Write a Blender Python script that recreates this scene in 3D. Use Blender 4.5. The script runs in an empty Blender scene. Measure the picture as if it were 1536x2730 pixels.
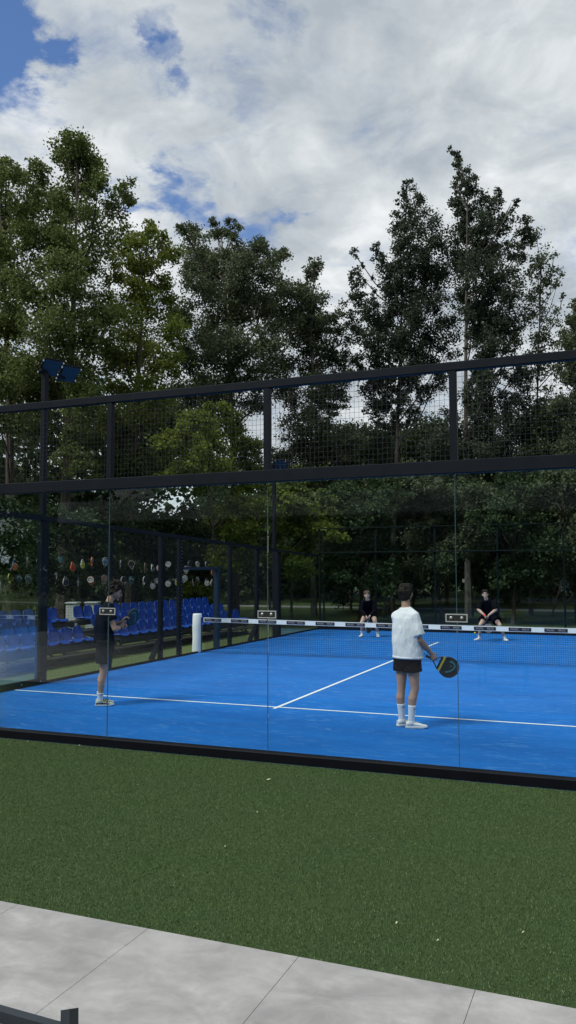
import bpy, math, random
import numpy as np
from mathutils import Vector, Matrix, noise
R = math.radians
rng = random.Random(11)
S = bpy.context.scene
COL = S.collection

# ---------------------------------------------------------------- camera
cam_d = bpy.data.cameras.new('camera')
cam = bpy.data.objects.new('camera', cam_d); COL.objects.link(cam); S.camera = cam
cam_d.sensor_fit = 'VERTICAL'; cam_d.sensor_height = 24.0; cam_d.lens = 19.192
cam_d.clip_start = 0.05; cam_d.clip_end = 2000
yaw, pitch, roll = -.3845, .0704, -.0028
fw = Vector((math.sin(yaw)*math.cos(pitch), math.cos(yaw)*math.cos(pitch), math.sin(pitch)))
rt = Vector((math.cos(yaw), -math.sin(yaw), 0)); up = rt.cross(fw)
c_, s_ = math.cos(roll), math.sin(roll)
rx = c_*rt + s_*up; ry = -s_*rt + c_*up
cam.matrix_world = Matrix(((rx.x, ry.x, -fw.x, 9.639), (rx.y, ry.y, -fw.y, -8.026), (rx.z, ry.z, -fw.z, 2.029), (0, 0, 0, 1)))

# ---------------------------------------------------------------- view, sun, sky
S.view_settings.view_transform = 'Standard'; S.view_settings.look = 'None'
S.view_settings.exposure = 0.12; S.view_settings.gamma = 1.0
S.view_settings.use_curve_mapping = False
S.cycles.max_bounces = 6; S.cycles.transparent_max_bounces = 24
S.cycles.diffuse_bounces = 3; S.cycles.glossy_bounces = 3
S.cycles.caustics_reflective = False; S.cycles.caustics_refractive = False
S.cycles.use_adaptive_sampling = True; S.cycles.adaptive_threshold = 0.015

SUN_EL, SUN_AZ = 52.0, 215.0          # compass style: 0 = +y, clockwise
sd = Vector((math.sin(R(SUN_AZ))*math.cos(R(SUN_EL)), math.cos(R(SUN_AZ))*math.cos(R(SUN_EL)), math.sin(R(SUN_EL))))
sl = bpy.data.lights.new('sun', 'SUN'); sl.energy = 2.7; sl.angle = R(20); sl.color = (1, .965, .91)
so = bpy.data.objects.new('sun', sl); COL.objects.link(so)
so.rotation_euler = sd.to_track_quat('Z', 'Y').to_euler(); so.location = (0, 0, 60)

W = bpy.data.worlds.new('World'); S.world = W; W.use_nodes = True
nt = W.node_tree; nt.nodes.clear()
def N(t, **kw):
    n = nt.nodes.new(t)
    for k, v in kw.items(): setattr(n, k, v)
    return n
def M2(op, a, b=None, c=None):
    n = N('ShaderNodeMath', operation=op)
    for i, x in enumerate((a, b, c)):
        if x is None: continue
        if isinstance(x, (int, float)): n.inputs[i].default_value = x
        else: nt.links.new(x, n.inputs[i])
    return n.outputs[0]
def sstep(x, a, b):
    n = N('ShaderNodeMapRange', interpolation_type='SMOOTHSTEP')
    nt.links.new(x, n.inputs[0]); n.inputs[1].default_value = a; n.inputs[2].default_value = b
    return n.outputs[0]
tc = N('ShaderNodeTexCoord'); sep = N('ShaderNodeSeparateXYZ'); nt.links.new(tc.outputs['Generated'], sep.inputs[0])
zz = M2('ADD', M2('MAXIMUM', sep.outputs[2], 0.0), 0.22)
cmb = N('ShaderNodeCombineXYZ')
nt.links.new(M2('DIVIDE', sep.outputs[0], zz), cmb.inputs[0]); nt.links.new(M2('DIVIDE', sep.outputs[1], zz), cmb.inputs[1])
def wnoise(scale, detail, rough, off, dist=0.0):
    mp = N('ShaderNodeMapping'); mp.inputs['Location'].default_value = off
    nt.links.new(cmb.outputs[0], mp.inputs[0])
    n = N('ShaderNodeTexNoise'); n.inputs['Scale'].default_value = scale; n.inputs['Detail'].default_value = detail
    n.inputs['Roughness'].default_value = rough; n.inputs['Distortion'].default_value = dist
    nt.links.new(mp.outputs[0], n.inputs['Vector']); return n.outputs['Fac']
cov = wnoise(2.6, 9, .62, (3.1, 1.7, 0), .3)
# openings in the cloud deck: direction, cosine radius, depth
HOLES = [((-.56, .633, .534), .055, 1.1), ((-.556, .62, .554), .06, 1.1), ((-.446, .694, .565), .03, .8), ((-.455, .711, .536), .03, .75),
         ((-.305, .758, .576), .035, .7), ((-.346, .733, .585), .03, .6), ((-.446, .798, .406), .05, .95), ((-.372, .837, .401), .05, .95),
         ((-.59, .665, .458), .06, .8), ((-.475, .776, .414), .03, .7), ((-.36, .79, .496), .045, .42), ((-.364, .86, .358), .06, .8), ((-.41, .817, .406), .04, .5)]
wmap = N('ShaderNodeMapping'); nt.links.new(cmb.outputs[0], wmap.inputs[0]); wmap.inputs['Location'].default_value = (8.8, 3.3, 0)
wn = N('ShaderNodeTexNoise'); wn.inputs['Scale'].default_value = 3.2; wn.inputs['Detail'].default_value = 8; wn.inputs['Roughness'].default_value = .62; nt.links.new(wmap.outputs[0], wn.inputs['Vector'])
wsub = N('ShaderNodeVectorMath', operation='SUBTRACT'); nt.links.new(wn.outputs['Color'], wsub.inputs[0]); wsub.inputs[1].default_value = (.5, .5, .5)
wsc = N('ShaderNodeVectorMath', operation='SCALE'); nt.links.new(wsub.outputs[0], wsc.inputs[0]); wsc.inputs['Scale'].default_value = .34
wadd = N('ShaderNodeVectorMath', operation='ADD'); nt.links.new(tc.outputs['Generated'], wadd.inputs[0]); nt.links.new(wsc.outputs[0], wadd.inputs[1])
m = M2('ADD', M2('ADD', M2('MULTIPLY', cov, 2.2), M2('MULTIPLY', wnoise(7.0, 9, .66, (4.4, 6.1, 0), .6), 2.2)), -1.05)
for d, rad, dep in HOLES:
    vm = N('ShaderNodeVectorMath', operation='DOT_PRODUCT')
    nrm = N('ShaderNodeVectorMath', operation='NORMALIZE'); nt.links.new(wadd.outputs[0], nrm.inputs[0])
    nt.links.new(nrm.outputs[0], vm.inputs[0]); vm.inputs[1].default_value = Vector(d).normalized()
    f = sstep(vm.outputs['Value'], math.cos(rad*1.12), 1.0)
    m = M2('SUBTRACT', m, M2('MULTIPLY', f, dep*.78))
cloud = sstep(m, -.22, 1.15)
shade = M2('ADD', M2('MULTIPLY', wnoise(2.0, 8, .56, (7.3, 2.2, 0), .7), .62), M2('MULTIPLY', wnoise(6.5, 8, .6, (1.1, 9.2, 0), .5), .38))
rampn = N('ShaderNodeValToRGB'); nt.links.new(shade, rampn.inputs[0])
cr = rampn.color_ramp; cr.elements[0].position = .385; cr.elements[0].color = (.39, .44, .49, 1)
cr.elements[1].position = .61; cr.elements[1].color = (.80, .825, .84, 1)
e = cr.elements.new(.5); e.color = (.565, .61, .64, 1)
cscale = N('ShaderNodeVectorMath', operation='SCALE'); nt.links.new(rampn.outputs[0], cscale.inputs[0]); cscale.inputs['Scale'].default_value = 10.0
sky = N('ShaderNodeTexSky', sky_type='NISHITA'); sky.sun_disc = False
sky.sun_elevation = R(SUN_EL); sky.sun_rotation = R(SUN_AZ); sky.air_density = 1.0; sky.dust_density = .3; sky.ozone_density = 2.0
skyc = N('ShaderNodeVectorMath', operation='MULTIPLY'); nt.links.new(sky.outputs[0], skyc.inputs[0]); skyc.inputs[1].default_value = (.88, 1.06, 1.32)
mixn = N('ShaderNodeMix', data_type='RGBA')
nt.links.new(cloud, mixn.inputs[0]); nt.links.new(skyc.outputs[0], mixn.inputs[6]); nt.links.new(cscale.outputs[0], mixn.inputs[7])
bg = N('ShaderNodeBackground'); bg.inputs[1].default_value = .1; nt.links.new(mixn.outputs[2], bg.inputs[0])
wo = N('ShaderNodeOutputWorld'); nt.links.new(bg.outputs[0], wo.inputs[0])

# ---------------------------------------------------------------- materials
MATS = {}
class Mat:
    def __init__(s, name):
        s.m = bpy.data.materials.new(name); s.m.use_nodes = True; s.t = s.m.node_tree; s.t.nodes.clear()
        s.out = s.t.nodes.new('ShaderNodeOutputMaterial'); MATS[name] = s.m
    def n(s, t, **kw):
        n = s.t.nodes.new(t)
        for k, v in kw.items(): setattr(n, k, v)
        return n
    def l(s, a, b): s.t.links.new(a, b)
    def coord(s, kind='Object', scale=(1, 1, 1)):
        tc = s.n('ShaderNodeTexCoord'); mp = s.n('ShaderNodeMapping'); mp.inputs['Scale'].default_value = scale
        s.l(tc.outputs[kind], mp.inputs[0]); return mp.outputs[0]
    def noise(s, vec, scale, detail=4, rough=.55, dist=0):
        n = s.n('ShaderNodeTexNoise'); n.inputs['Scale'].default_value = scale; n.inputs['Detail'].default_value = detail
        n.inputs['Roughness'].default_value = rough; n.inputs['Distortion'].default_value = dist
        if vec is not None: s.l(vec, n.inputs['Vector'])
        return n.outputs['Fac']
    def ramp(s, fac, stops):
        r = s.n('ShaderNodeValToRGB'); s.l(fac, r.inputs[0]); el = r.color_ramp.elements
        while len(el) < len(stops): el.new(.5)
        for e, (p, c) in zip(el, stops):
            e.position = p; e.color = (*c, 1) if len(c) == 3 else c
        return r.outputs[0]
    def mix(s, fac, a, b):
        m = s.n('ShaderNodeMix', data_type='RGBA')
        for x, i in ((fac, 0), (a, 6), (b, 7)):
            if isinstance(x, (int, float)): m.inputs[i].default_value = x
            elif isinstance(x, tuple): m.inputs[i].default_value = (*x, 1)
            else: s.l(x, m.inputs[i])
        return m.outputs[2]
    def pbr(s, col, rough=.6, metal=0, spec=.5, bump=None, bstr=.2, bdist=.01, sss=0):
        p = s.n('ShaderNodeBsdfPrincipled')
        if isinstance(col, tuple): p.inputs['Base Color'].default_value = (*col, 1)
        else: s.l(col, p.inputs['Base Color'])
        if isinstance(rough, (int, float)): p.inputs['Roughness'].default_value = rough
        else: s.l(rough, p.inputs['Roughness'])
        p.inputs['Metallic'].default_value = metal; p.inputs['Specular IOR Level'].default_value = spec
        if bump is not None:
            b = s.n('ShaderNodeBump'); b.inputs['Strength'].default_value = bstr; b.inputs['Distance'].default_value = bdist
            s.l(bump, b.inputs['Height']); s.l(b.outputs[0], p.inputs['Normal'])
        s.l(p.outputs[0], s.out.inputs[0]); return p
def plain(name, col, rough=.6, metal=0, spec=.5, var=.12, scale=9, bstr=.0):
    m = Mat(name); v = m.coord()
    f = m.noise(v, scale, 5)
    lo = tuple(max(0, c*(1-var)) for c in col); hi = tuple(min(1, c*(1+var)) for c in col)
    m.pbr(m.ramp(f, [(.3, lo), (.7, hi)]), rough, metal, spec, bump=f if bstr else None, bstr=bstr, bdist=.004)
    return m.m

def leaf_mat(name, cols, trans=.35):
    m = Mat(name); g = m.n('ShaderNodeNewGeometry')
    col = m.ramp(g.outputs['Random Per Island'], [(i/(len(cols)-1), c) for i, c in enumerate(cols)])
    d = m.n('ShaderNodeBsdfPrincipled'); m.l(col, d.inputs['Base Color']); d.inputs['Roughness'].default_value = .7; d.inputs['Specular IOR Level'].default_value = .15
    t = m.n('ShaderNodeBsdfTranslucent'); m.l(col, t.inputs[0])
    x = m.n('ShaderNodeMixShader'); x.inputs[0].default_value = trans
    m.l(d.outputs[0], x.inputs[1]); m.l(t.outputs[0], x.inputs[2]); m.l(x.outputs[0], m.out.inputs[0]); return m.m
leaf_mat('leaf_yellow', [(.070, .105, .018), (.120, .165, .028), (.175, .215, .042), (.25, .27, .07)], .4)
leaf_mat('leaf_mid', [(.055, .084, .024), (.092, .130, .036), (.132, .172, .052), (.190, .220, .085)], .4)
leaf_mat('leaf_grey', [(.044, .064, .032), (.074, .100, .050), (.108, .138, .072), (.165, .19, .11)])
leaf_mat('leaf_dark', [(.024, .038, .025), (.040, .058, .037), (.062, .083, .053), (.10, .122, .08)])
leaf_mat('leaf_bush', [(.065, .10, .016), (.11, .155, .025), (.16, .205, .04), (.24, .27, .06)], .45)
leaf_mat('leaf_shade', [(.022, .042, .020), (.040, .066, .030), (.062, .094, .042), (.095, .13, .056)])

m = Mat('bark'); v = m.coord(scale=(1, 1, .25)); f = m.noise(v, 14, 6)
m.pbr(m.ramp(f, [(.3, (.028, .022, .017)), (.7, (.085, .07, .056))]), .9, bump=f, bstr=.6, bdist=.03)
m = Mat('bark_pale'); v = m.coord(scale=(1, 1, .4)); f = m.noise(v, 9, 6)
m.pbr(m.ramp(f, [(.35, (.04, .036, .03)), (.62, (.125, .115, .10))]), .85, bump=f, bstr=.4, bdist=.02)

# blue court carpet with sand brushed into streaks
m = Mat('court_blue'); v = m.coord(); v2 = m.coord(scale=(.55, 1.6, 1)); v3 = m.coord(scale=(1.3, 4.2, 1))
big = m.noise(v2, .9, 6, .6, .6); st = m.noise(v3, 1.9, 9, .72, 1.6); fine = m.noise(v, 160, 2)
base = m.ramp(big, [(.3, (.004, .118, .44)), (.7, (.008, .165, .57))])
sand = m.ramp(st, [(.53, (0, 0, 0)), (.66, (1, 1, 1))]); sf = m.ramp(fine, [(.4, (.12, .12, .12)), (.65, (.8, .8, .8))])
mul = m.n('ShaderNodeMath', operation='MULTIPLY'); m.l(sand, mul.inputs[0]); m.l(sf, mul.inputs[1])
mul2 = m.n('ShaderNodeMath', operation='MULTIPLY'); m.l(mul.outputs[0], mul2.inputs[0]); mul2.inputs[1].default_value = .95
m.pbr(m.mix(mul2.outputs[0], base, (.16, .38, .74)), .85, spec=.25, bump=fine, bstr=.25, bdist=.003)
plain('line_white', (.80, .84, .86), .8, var=.05)
m = Mat('turf'); v = m.coord(); f1 = m.noise(v, 230, 3, .7); f2 = m.noise(v, 1.1, 4)
c = m.mix(m.ramp(f2, [(.3, (0, 0, 0)), (.7, (1, 1, 1))]), m.ramp(f1, [(.3, (.020, .042, .014)), (.75, (.068, .118, .042))]), m.ramp(f1, [(.3, (.026, .046, .014)), (.75, (.08, .125, .045))]))
m.pbr(c, .9, spec=.2, bump=f1, bstr=.8, bdist=.01)
m = Mat('turf_blade'); g = m.n('ShaderNodeNewGeometry')
v = m.coord(); f2 = m.noise(v, .9, 4)
a = m.ramp(g.outputs['Random Per Island'], [(0, (.030, .076, .017)), (.55, (.072, .145, .038)), (.9, (.12, .20, .068)), (1, (.20, .26, .14))])
b = m.ramp(g.outputs['Random Per Island'], [(0, (.036, .066, .020)), (.55, (.078, .128, .042)), (.9, (.13, .185, .075)), (1, (.21, .26, .14))])
m.pbr(m.mix(m.ramp(f2, [(.35, (0, 0, 0)), (.65, (1, 1, 1))]), a, b), .7, spec=.3)
m = Mat('verge_grass'); v = m.coord(); f1 = m.noise(v, 60, 4, .7); f2 = m.noise(v, .7, 4)
m.pbr(m.mix(f2, m.ramp(f1, [(.3, (.05, .085, .03)), (.7, (.12, .16, .055))]), m.ramp(f1, [(.3, (.06, .085, .03)), (.7, (.14, .165, .06))])), .9, spec=.2, bump=f1, bstr=.6, bdist=.01)
m = Mat('park_grass'); v = m.coord(); f1 = m.noise(v, 3, 6, .7); f2 = m.noise(v, .12, 4)
m.pbr(m.mix(f2, m.ramp(f1, [(.3, (.03, .052, .02)), (.7, (.075, .11, .038))]), m.ramp(f1, [(.3, (.04, .045, .02)), (.7, (.075, .08, .035))])), .95, spec=.1)
plain('path_gravel', (.17, .165, .15), .95, var=.15)
# large concrete look tiles
m = Mat('tile'); v = m.coord(); vs = m.coord(scale=(1, 1.7, 1))
f1 = m.noise(vs, 2.1, 10, .66, .7); f2 = m.noise(v, 5.5, 9, .74, .6); f3 = m.noise(v, 90, 3)
c = m.mix(m.ramp(f2, [(.38, (.0, .0, .0)), (.68, (.55, .55, .55))]), m.ramp(f1, [(.32, (.255, .253, .25)), (.52, (.37, .367, .362)), (.68, (.445, .442, .436))]), (.24, .238, .235))
m.pbr(c, m.ramp(f1, [(.3, (.45, .45, .45)), (.7, (.65, .65, .65))]), spec=.35, bump=f3, bstr=.05, bdist=.002)
plain('grout', (.30, .30, .295), .95)
plain('steel_dark', (.006, .009, .014), .55, 0, .14, .2, 6)
plain('steel_black', (.004, .005, .008), .55, 0, .12, .2, 6)
plain('steel_blue', (.007, .018, .04), .42, 0, .5, .15, 6)
plain('wire', (.010, .014, .018), .5)
plain('wire_green', (.006, .012, .011), .8, 0, .1)
plain('bolt_metal', (.55, .56, .57), .3, .9)
plain('clip_plate', (.06, .07, .07), .35, .7)
plain('clip_edge', (.42, .45, .45), .4, .2)
plain('glass_edge', (.05, .10, .11), .25)
plain('seat_blue', (.008, .06, .34), .32, 0, .5, .08, 4)
plain('stand_metal', (.018, .020, .022), .6)
plain('stand_board', (.035, .03, .026), .7)
plain('pad_white', (.70, .74, .74), .55, 0, .4, .06, 5, .25)
plain('band_white', (.74, .78, .80), .7, var=.05)
plain('band_black', (.008, .008, .016), .6)
plain('band_text', (.34, .33, .40), .7)
plain('net_cord', (.008, .010, .016), .8)
plain('lamp_glass', (.03, .05, .075), .25, 0, .4, .08)
plain('skin', (.42, .255, .185), .55, 0, .4, .10, 16)
plain('skin_pale', (.52, .345, .27), .55, 0, .4, .10, 16)
plain('lip', (.30, .12, .10), .5)
plain('eye_dark', (.02, .014, .012), .3)
plain('hair_dark', (.010, .007, .006), .65, 0, .2, .3, 55)
plain('hair_brown', (.03, .020, .016), .65, 0, .2, .3, 55)
plain('hair_fair', (.085, .06, .042), .65, 0, .2, .3, 55)
m = Mat('shirt_white'); v = m.coord(scale=(1, 1, .35)); f = m.noise(v, 16, 4, .5, .8); f2 = m.noise(m.coord(), 500, 2)
m.pbr((.76, .79, .83), .85, spec=.2, bump=f, bstr=.75, bdist=.025)
plain('cloth_navy', (.008, .011, .020), .9, 0, .05, .3, 14, .3)
plain('cloth_black', (.006, .006, .009), .9, 0, .05, .3, 14, .3)
plain('cloth_grey', (.014, .016, .022), .9, 0, .05, .3, 14, .3)
plain('sock_white', (.72, .76, .80), .9, 0, .2, .05, 40, .3)
plain('shoe_white', (.74, .76, .75), .5, 0, .4, .06)
plain('shoe_cream', (.50, .53, .44), .6, 0, .3, .2, 30)
plain('shoe_black', (.012, .012, .016), .6)
plain('sole_white', (.68, .70, .69), .6)
plain('band_orange', (.75, .10, .05), .6)
for nm, c in dict(rk_black=(.010, .013, .017), rk_yellow=(.42, .40, .06), rk_teal=(.03, .16, .17), rk_white=(.46, .47, .46), rk_orange=(.62, .17, .04),
                  rk_red=(.42, .05, .03), rk_blue=(.03, .10, .22), rk_grey=(.16, .16, .17), rk_lime=(.52, .50, .03), rk_brown=(.17, .09, .06), rk_pink=(.45, .32, .32),
                  rk_green=(.02, .05, .05), rk_cream=(.5, .48, .40)).items():
    plain(nm, c, .4, 0, .5, .06)
plain('bin_white', (.45, .48, .47), .6)
plain('sign_pale', (.35, .37, .36), .6)
plain('pole_green', (.03, .065, .045), .5)
plain('leaf_litter', (.55, .56, .36), .8, var=.25)
plain('wall_render', (.06, .062, .065), .9)
plain('fascia_white', (.72, .74, .75), .7, var=.04)
plain('door_grey', (.03, .035, .04), .4)
plain('chair_frame', (.028, .036, .045), .4, 0, .5, .1)
plain('chair_mesh', (.008, .009, .014), .7)

def glass_mat(name, tint, refl=1.0):
    m = Mat(name)
    t = m.n('ShaderNodeBsdfTransparent'); t.inputs[0].default_value = (*tint, 1)
    g = m.n('ShaderNodeBsdfGlossy'); g.inputs['Roughness'].default_value = .006; g.inputs[0].default_value = (1, 1, 1, 1)
    fr = m.n('ShaderNodeFresnel'); fr.inputs[0].default_value = 1.5
    mu = m.n('ShaderNodeMath', operation='MULTIPLY'); m.l(fr.outputs[0], mu.inputs[0]); mu.inputs[1].default_value = refl
    x = m.n('ShaderNodeMixShader'); m.l(mu.outputs[0], x.inputs[0]); m.l(t.outputs[0], x.inputs[1]); m.l(g.outputs[0], x.inputs[2])
    m.l(x.outputs[0], m.out.inputs[0]); return m.m
glass_mat('court_glass', (.92, .965, .96), .29)
glass_mat('pane_dark', (.10, .12, .12), 1.0)

# ---------------------------------------------------------------- mesh helpers
class MB:
    def __init__(s): s.v = []; s.f = []
    def add(s, vs, fs):
        o = len(s.v); s.v.extend([tuple(x) for x in vs]); s.f.extend([tuple(i+o for i in f) for f in fs]); return s
    def box(s, c, d, rot=None):
        vs = []
        for x in (-.5, .5):
            for y in (-.5, .5):
                for z in (-.5, .5):
                    p = Vector((x*d[0], y*d[1], z*d[2]))
                    if rot is not None: p = rot @ p
                    vs.append(p + Vector(c))
        return s.add(vs, [(0, 1, 3, 2), (4, 6, 7, 5), (0, 4, 5, 1), (2, 3, 7, 6), (0, 2, 6, 4), (1, 5, 7, 3)])
    def bevbox(s, c, d, b=.01):
        """box with chamfered vertical and horizontal edges (stack of rectangles)"""
        x, y, z = d[0]/2, d[1]/2, d[2]/2; vs = []; fs = []
        for zz, k in ((-z, b), (-z+b, 0), (z-b, 0), (z, b)):
            X, Y = x-k, y-k
            for px, py in ((-X+b, -Y), (X-b, -Y), (X, -Y+b), (X, Y-b), (X-b, Y), (-X+b, Y), (-X, Y-b), (-X, -Y+b)):
                vs.append((c[0]+px, c[1]+py, c[2]+zz))
        for k in range(3):
            for i in range(8):
                j = (i+1) % 8; fs.append((k*8+i, k*8+j, (k+1)*8+j, (k+1)*8+i))
        fs.append(tuple(range(7, -1, -1))); fs.append(tuple(range(24, 32)))
        return s.add(vs, fs)
    def bar(s, a, b, w, h=None):
        """square bar between two points; w across, h along the up-ish side"""
        a, b = Vector(a), Vector(b); d = (b-a); L = d.length; d.normalize()
        u = Vector((0, 0, 1)) if abs(d.z) < .9 else Vector((1, 0, 0))
        r = d.cross(u).normalized(); u = r.cross(d).normalized()
        h = h or w; vs = []
        for p in (a, b):
            for i, j in ((-1, -1), (1, -1), (1, 1), (-1, 1)): vs.append(p + r*(i*w/2) + u*(j*h/2))
        return s.add(vs, [(3, 2, 1, 0), (4, 5, 6, 7), (0, 1, 5, 4), (1, 2, 6, 5), (2, 3, 7, 6), (3, 0, 4, 7)])
    def loft(s, rings, n=16, cap=True):
        """rings: (centre, half-vector a, half-vector b)"""
        vs = []; fs = []
        for c, a, b in rings:
            c, a, b = Vector(c), Vector(a), Vector(b)
            for i in range(n):
                t = 2*math.pi*i/n; vs.append(c + a*math.cos(t) + b*math.sin(t))
        k = len(rings)
        for j in range(k-1):
            for i in range(n):
                i2 = (i+1) % n; fs.append((j*n+i, j*n+i2, (j+1)*n+i2, (j+1)*n+i))
        if cap:
            vs.append(Vector(rings[0][0])); vs.append(Vector(rings[-1][0])); a0 = len(vs)-2
            for i in range(n):
                i2 = (i+1) % n; fs.append((a0, i2, i)); fs.append((a0+1, (k-1)*n+i, (k-1)*n+i2))
        return s.add(vs, fs)
    def tube(s, pts, rad, n=10, round_=False):
        pts = [Vector(p) for p in pts]
        if not isinstance(rad, (list, tuple)): rad = [rad]*len(pts)
        rad = list(rad)
        if round_:
            d0 = (pts[0]-pts[1]).normalized(); d1 = (pts[-1]-pts[-2]).normalized()
            r0, r1 = rad[0], rad[-1]; P0, P1 = pts[0], pts[-1]
            pts = [P0+d0*r0*.97, P0+d0*r0*.8, P0+d0*r0*.45] + pts + [P1+d1*r1*.45, P1+d1*r1*.8, P1+d1*r1*.97]
            rad = [r0*.25, r0*.6, r0*.89] + rad + [r1*.89, r1*.6, r1*.25]
        rings = []; ref = None
        for i, p in enumerate(pts):
            d = (pts[min(i+1, len(pts)-1)] - pts[max(i-1, 0)])
            if d.length < 1e-9: d = Vector((0, 0, 1))
            d.normalize()
            if ref is None:
                ref = Vector((1, 0, 0)) if abs(d.x) < .8 else Vector((0, 1, 0))
            a = (ref - d*ref.dot(d))
            if a.length < 1e-6: a = d.orthogonal()
            a.normalize(); ref = a; b = d.cross(a)
            rings.append((p, a*rad[i], b*rad[i]))
        return s.loft(rings, n)
    def ell(s, c, a, b, d, n=12, m=8):
        """ellipsoid with half axis vectors a,b,d"""
        c, a, b, d = Vector(c), Vector(a), Vector(b), Vector(d)
        rings = []
        for j in range(1, m):
            t = -math.pi/2 + math.pi*j/m
            rings.append((c + d*math.sin(t), a*math.cos(t), b*math.cos(t)))
        k = len(s.v); s.loft(rings, n)
        s.v[-2] = tuple(c-d); s.v[-1] = tuple(c+d); return s
    def mesh(s, name, smooth=False):
        me = bpy.data.meshes.new(name); me.from_pydata(s.v, [], s.f); me.update()
        if smooth: me.polygons.foreach_set('use_smooth', [True]*len(me.polygons))
        return me
    def obj(s, name, mat, parent=None, smooth=False):
        return link(name, s.mesh(name, smooth), mat, parent)
def link(name, me, mat, parent=None):
    if mat: me.materials.clear(); me.materials.append(MATS[mat])
    o = bpy.data.objects.new(name, me); COL.objects.link(o)
    if parent: o.parent = parent
    return o
def tag(o, label, cat, group=None):
    o['label'] = label; o['category'] = cat
    if group: o['group'] = group
    return o
def thing(name, label, cat, loc=(0, 0, 0), rz=0, group=None):
    o = bpy.data.objects.new(name, None); COL.objects.link(o); o.location = loc; o.rotation_euler = (0, 0, rz); o.empty_display_size = .2
    return tag(o, label, cat, group)
def structure(o): o['kind'] = 'structure'; return o
def dup(root, loc, rz, label, group=None):
    def cp(o, par):
        c = o.copy(); COL.objects.link(c)
        if par: c.parent = par
        for ch in list(o.children): cp(ch, c)
        return c
    r = cp(root, None); r.location = loc; r.rotation_euler = (0, 0, rz); r['label'] = label
    if group: r['group'] = group
    return r
def fast_mesh(name, V, quads=True):
    """V: (n*k,3) array of separate k-gons"""
    k = 4 if quads else 3; nf = len(V)//k
    me = bpy.data.meshes.new(name)
    me.vertices.add(len(V)); me.vertices.foreach_set('co', np.ascontiguousarray(V, dtype=np.float32).ravel())
    me.loops.add(nf*k); me.loops.foreach_set('vertex_index', np.arange(nf*k, dtype=np.int32))
    me.polygons.add(nf); me.polygons.foreach_set('loop_start', np.arange(0, nf*k, k, dtype=np.int32))
    me.update(calc_edges=True); return me
def remesh(mb, voxel, smooth=3, wrinkle=0, wscale=(9, 9, 4), seed=0):
    """grow one continuous surface round overlapping volumes"""
    me = mb.mesh('tmp'); o = bpy.data.objects.new('tmp', me); COL.objects.link(o)
    md = o.modifiers.new('r', 'REMESH'); md.mode = 'VOXEL'; md.voxel_size = voxel; md.use_smooth_shade = True
    if smooth: ms = o.modifiers.new('s', 'SMOOTH'); ms.iterations = smooth; ms.factor = .5
    dg = bpy.context.evaluated_depsgraph_get()
    out = bpy.data.meshes.new_from_object(o.evaluated_get(dg))
    bpy.data.objects.remove(o); bpy.data.meshes.remove(me)
    if wrinkle:
        n = len(out.vertices); co = np.zeros(n*3); out.vertices.foreach_get('co', co); co = co.reshape(-1, 3)
        nv = np.array([tuple(v.normal) for v in out.vertices]); off = Vector((seed*3.7, seed*1.3, 0))
        w = np.array([noise.noise(Vector((p[0]*wscale[0], p[1]*wscale[1], p[2]*wscale[2]))+off) + .5*noise.noise(Vector((p[0]*wscale[0]*2.3, p[1]*wscale[1]*2.3, p[2]*wscale[2]*2))+off) for p in co])
        co += nv*(w*wrinkle)[:, None]; out.vertices.foreach_set('co', co.ravel()); out.update()
    out.polygons.foreach_set('use_smooth', [True]*len(out.polygons))
    return out

# ---------------------------------------------------------------- ground and surfaces
def sheet(name, x0, y0, x1, y1, z, mat):
    return structure(MB().add([(x0, y0, z), (x1, y0, z), (x1, y1, z), (x0, y1, z)], [(0, 1, 2, 3)]).obj(name, mat))
sheet('ground', -700, -500, 700, 900, -.06, 'park_grass')
sheet('grass_verge', -9, -4, -.02, 21.5, -.02, 'verge_grass')
b = MB(); b.box((5.08, 9.28, -.05), (10.16, 18.56, .1)); structure(b.obj('court_surface', 'court_blue'))
LW = .055
b = MB()
def strip(x0, y0, x1, y1): b.add([(x0, y0, .004), (x1, y0, .004), (x1, y1, .004), (x0, y1, .004)], [(0, 1, 2, 3)])
strip(.03, 3.30-LW/2, 10.13, 3.30+LW/2); strip(.03, 14.745-LW/2, 10.13, 14.745+LW/2)
strip(4.88-LW/2, 3.16, 4.88+LW/2, 3.30-LW/2); strip(4.88-LW/2, 3.30+LW/2, 4.88+LW/2, 14.745-LW/2); strip(4.88-LW/2, 14.745+LW/2, 4.88+LW/2, 14.9)
structure(b.obj('court_lines', 'line_white'))
sheet('turf_base', -6, -3.975, 26, -.075, .03, 'turf')
sheet('park_path', -60, 34.2, 60, 36.2, -.045, 'path_gravel')
sheet('terrace_bed', -8, -14, 26, -3.99, .030, 'grout')
b = MB()
for i in range(-12, 20):
    for j in range(10):
        x0 = 6.262 + .895*i; y1 = -3.975 - .925*j
        b.bevbox((x0+.4475, y1-.4625, .042), (.8928, .9228, .016), .0012)
structure(b.obj('terrace_tiles', 'tile'))
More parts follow.
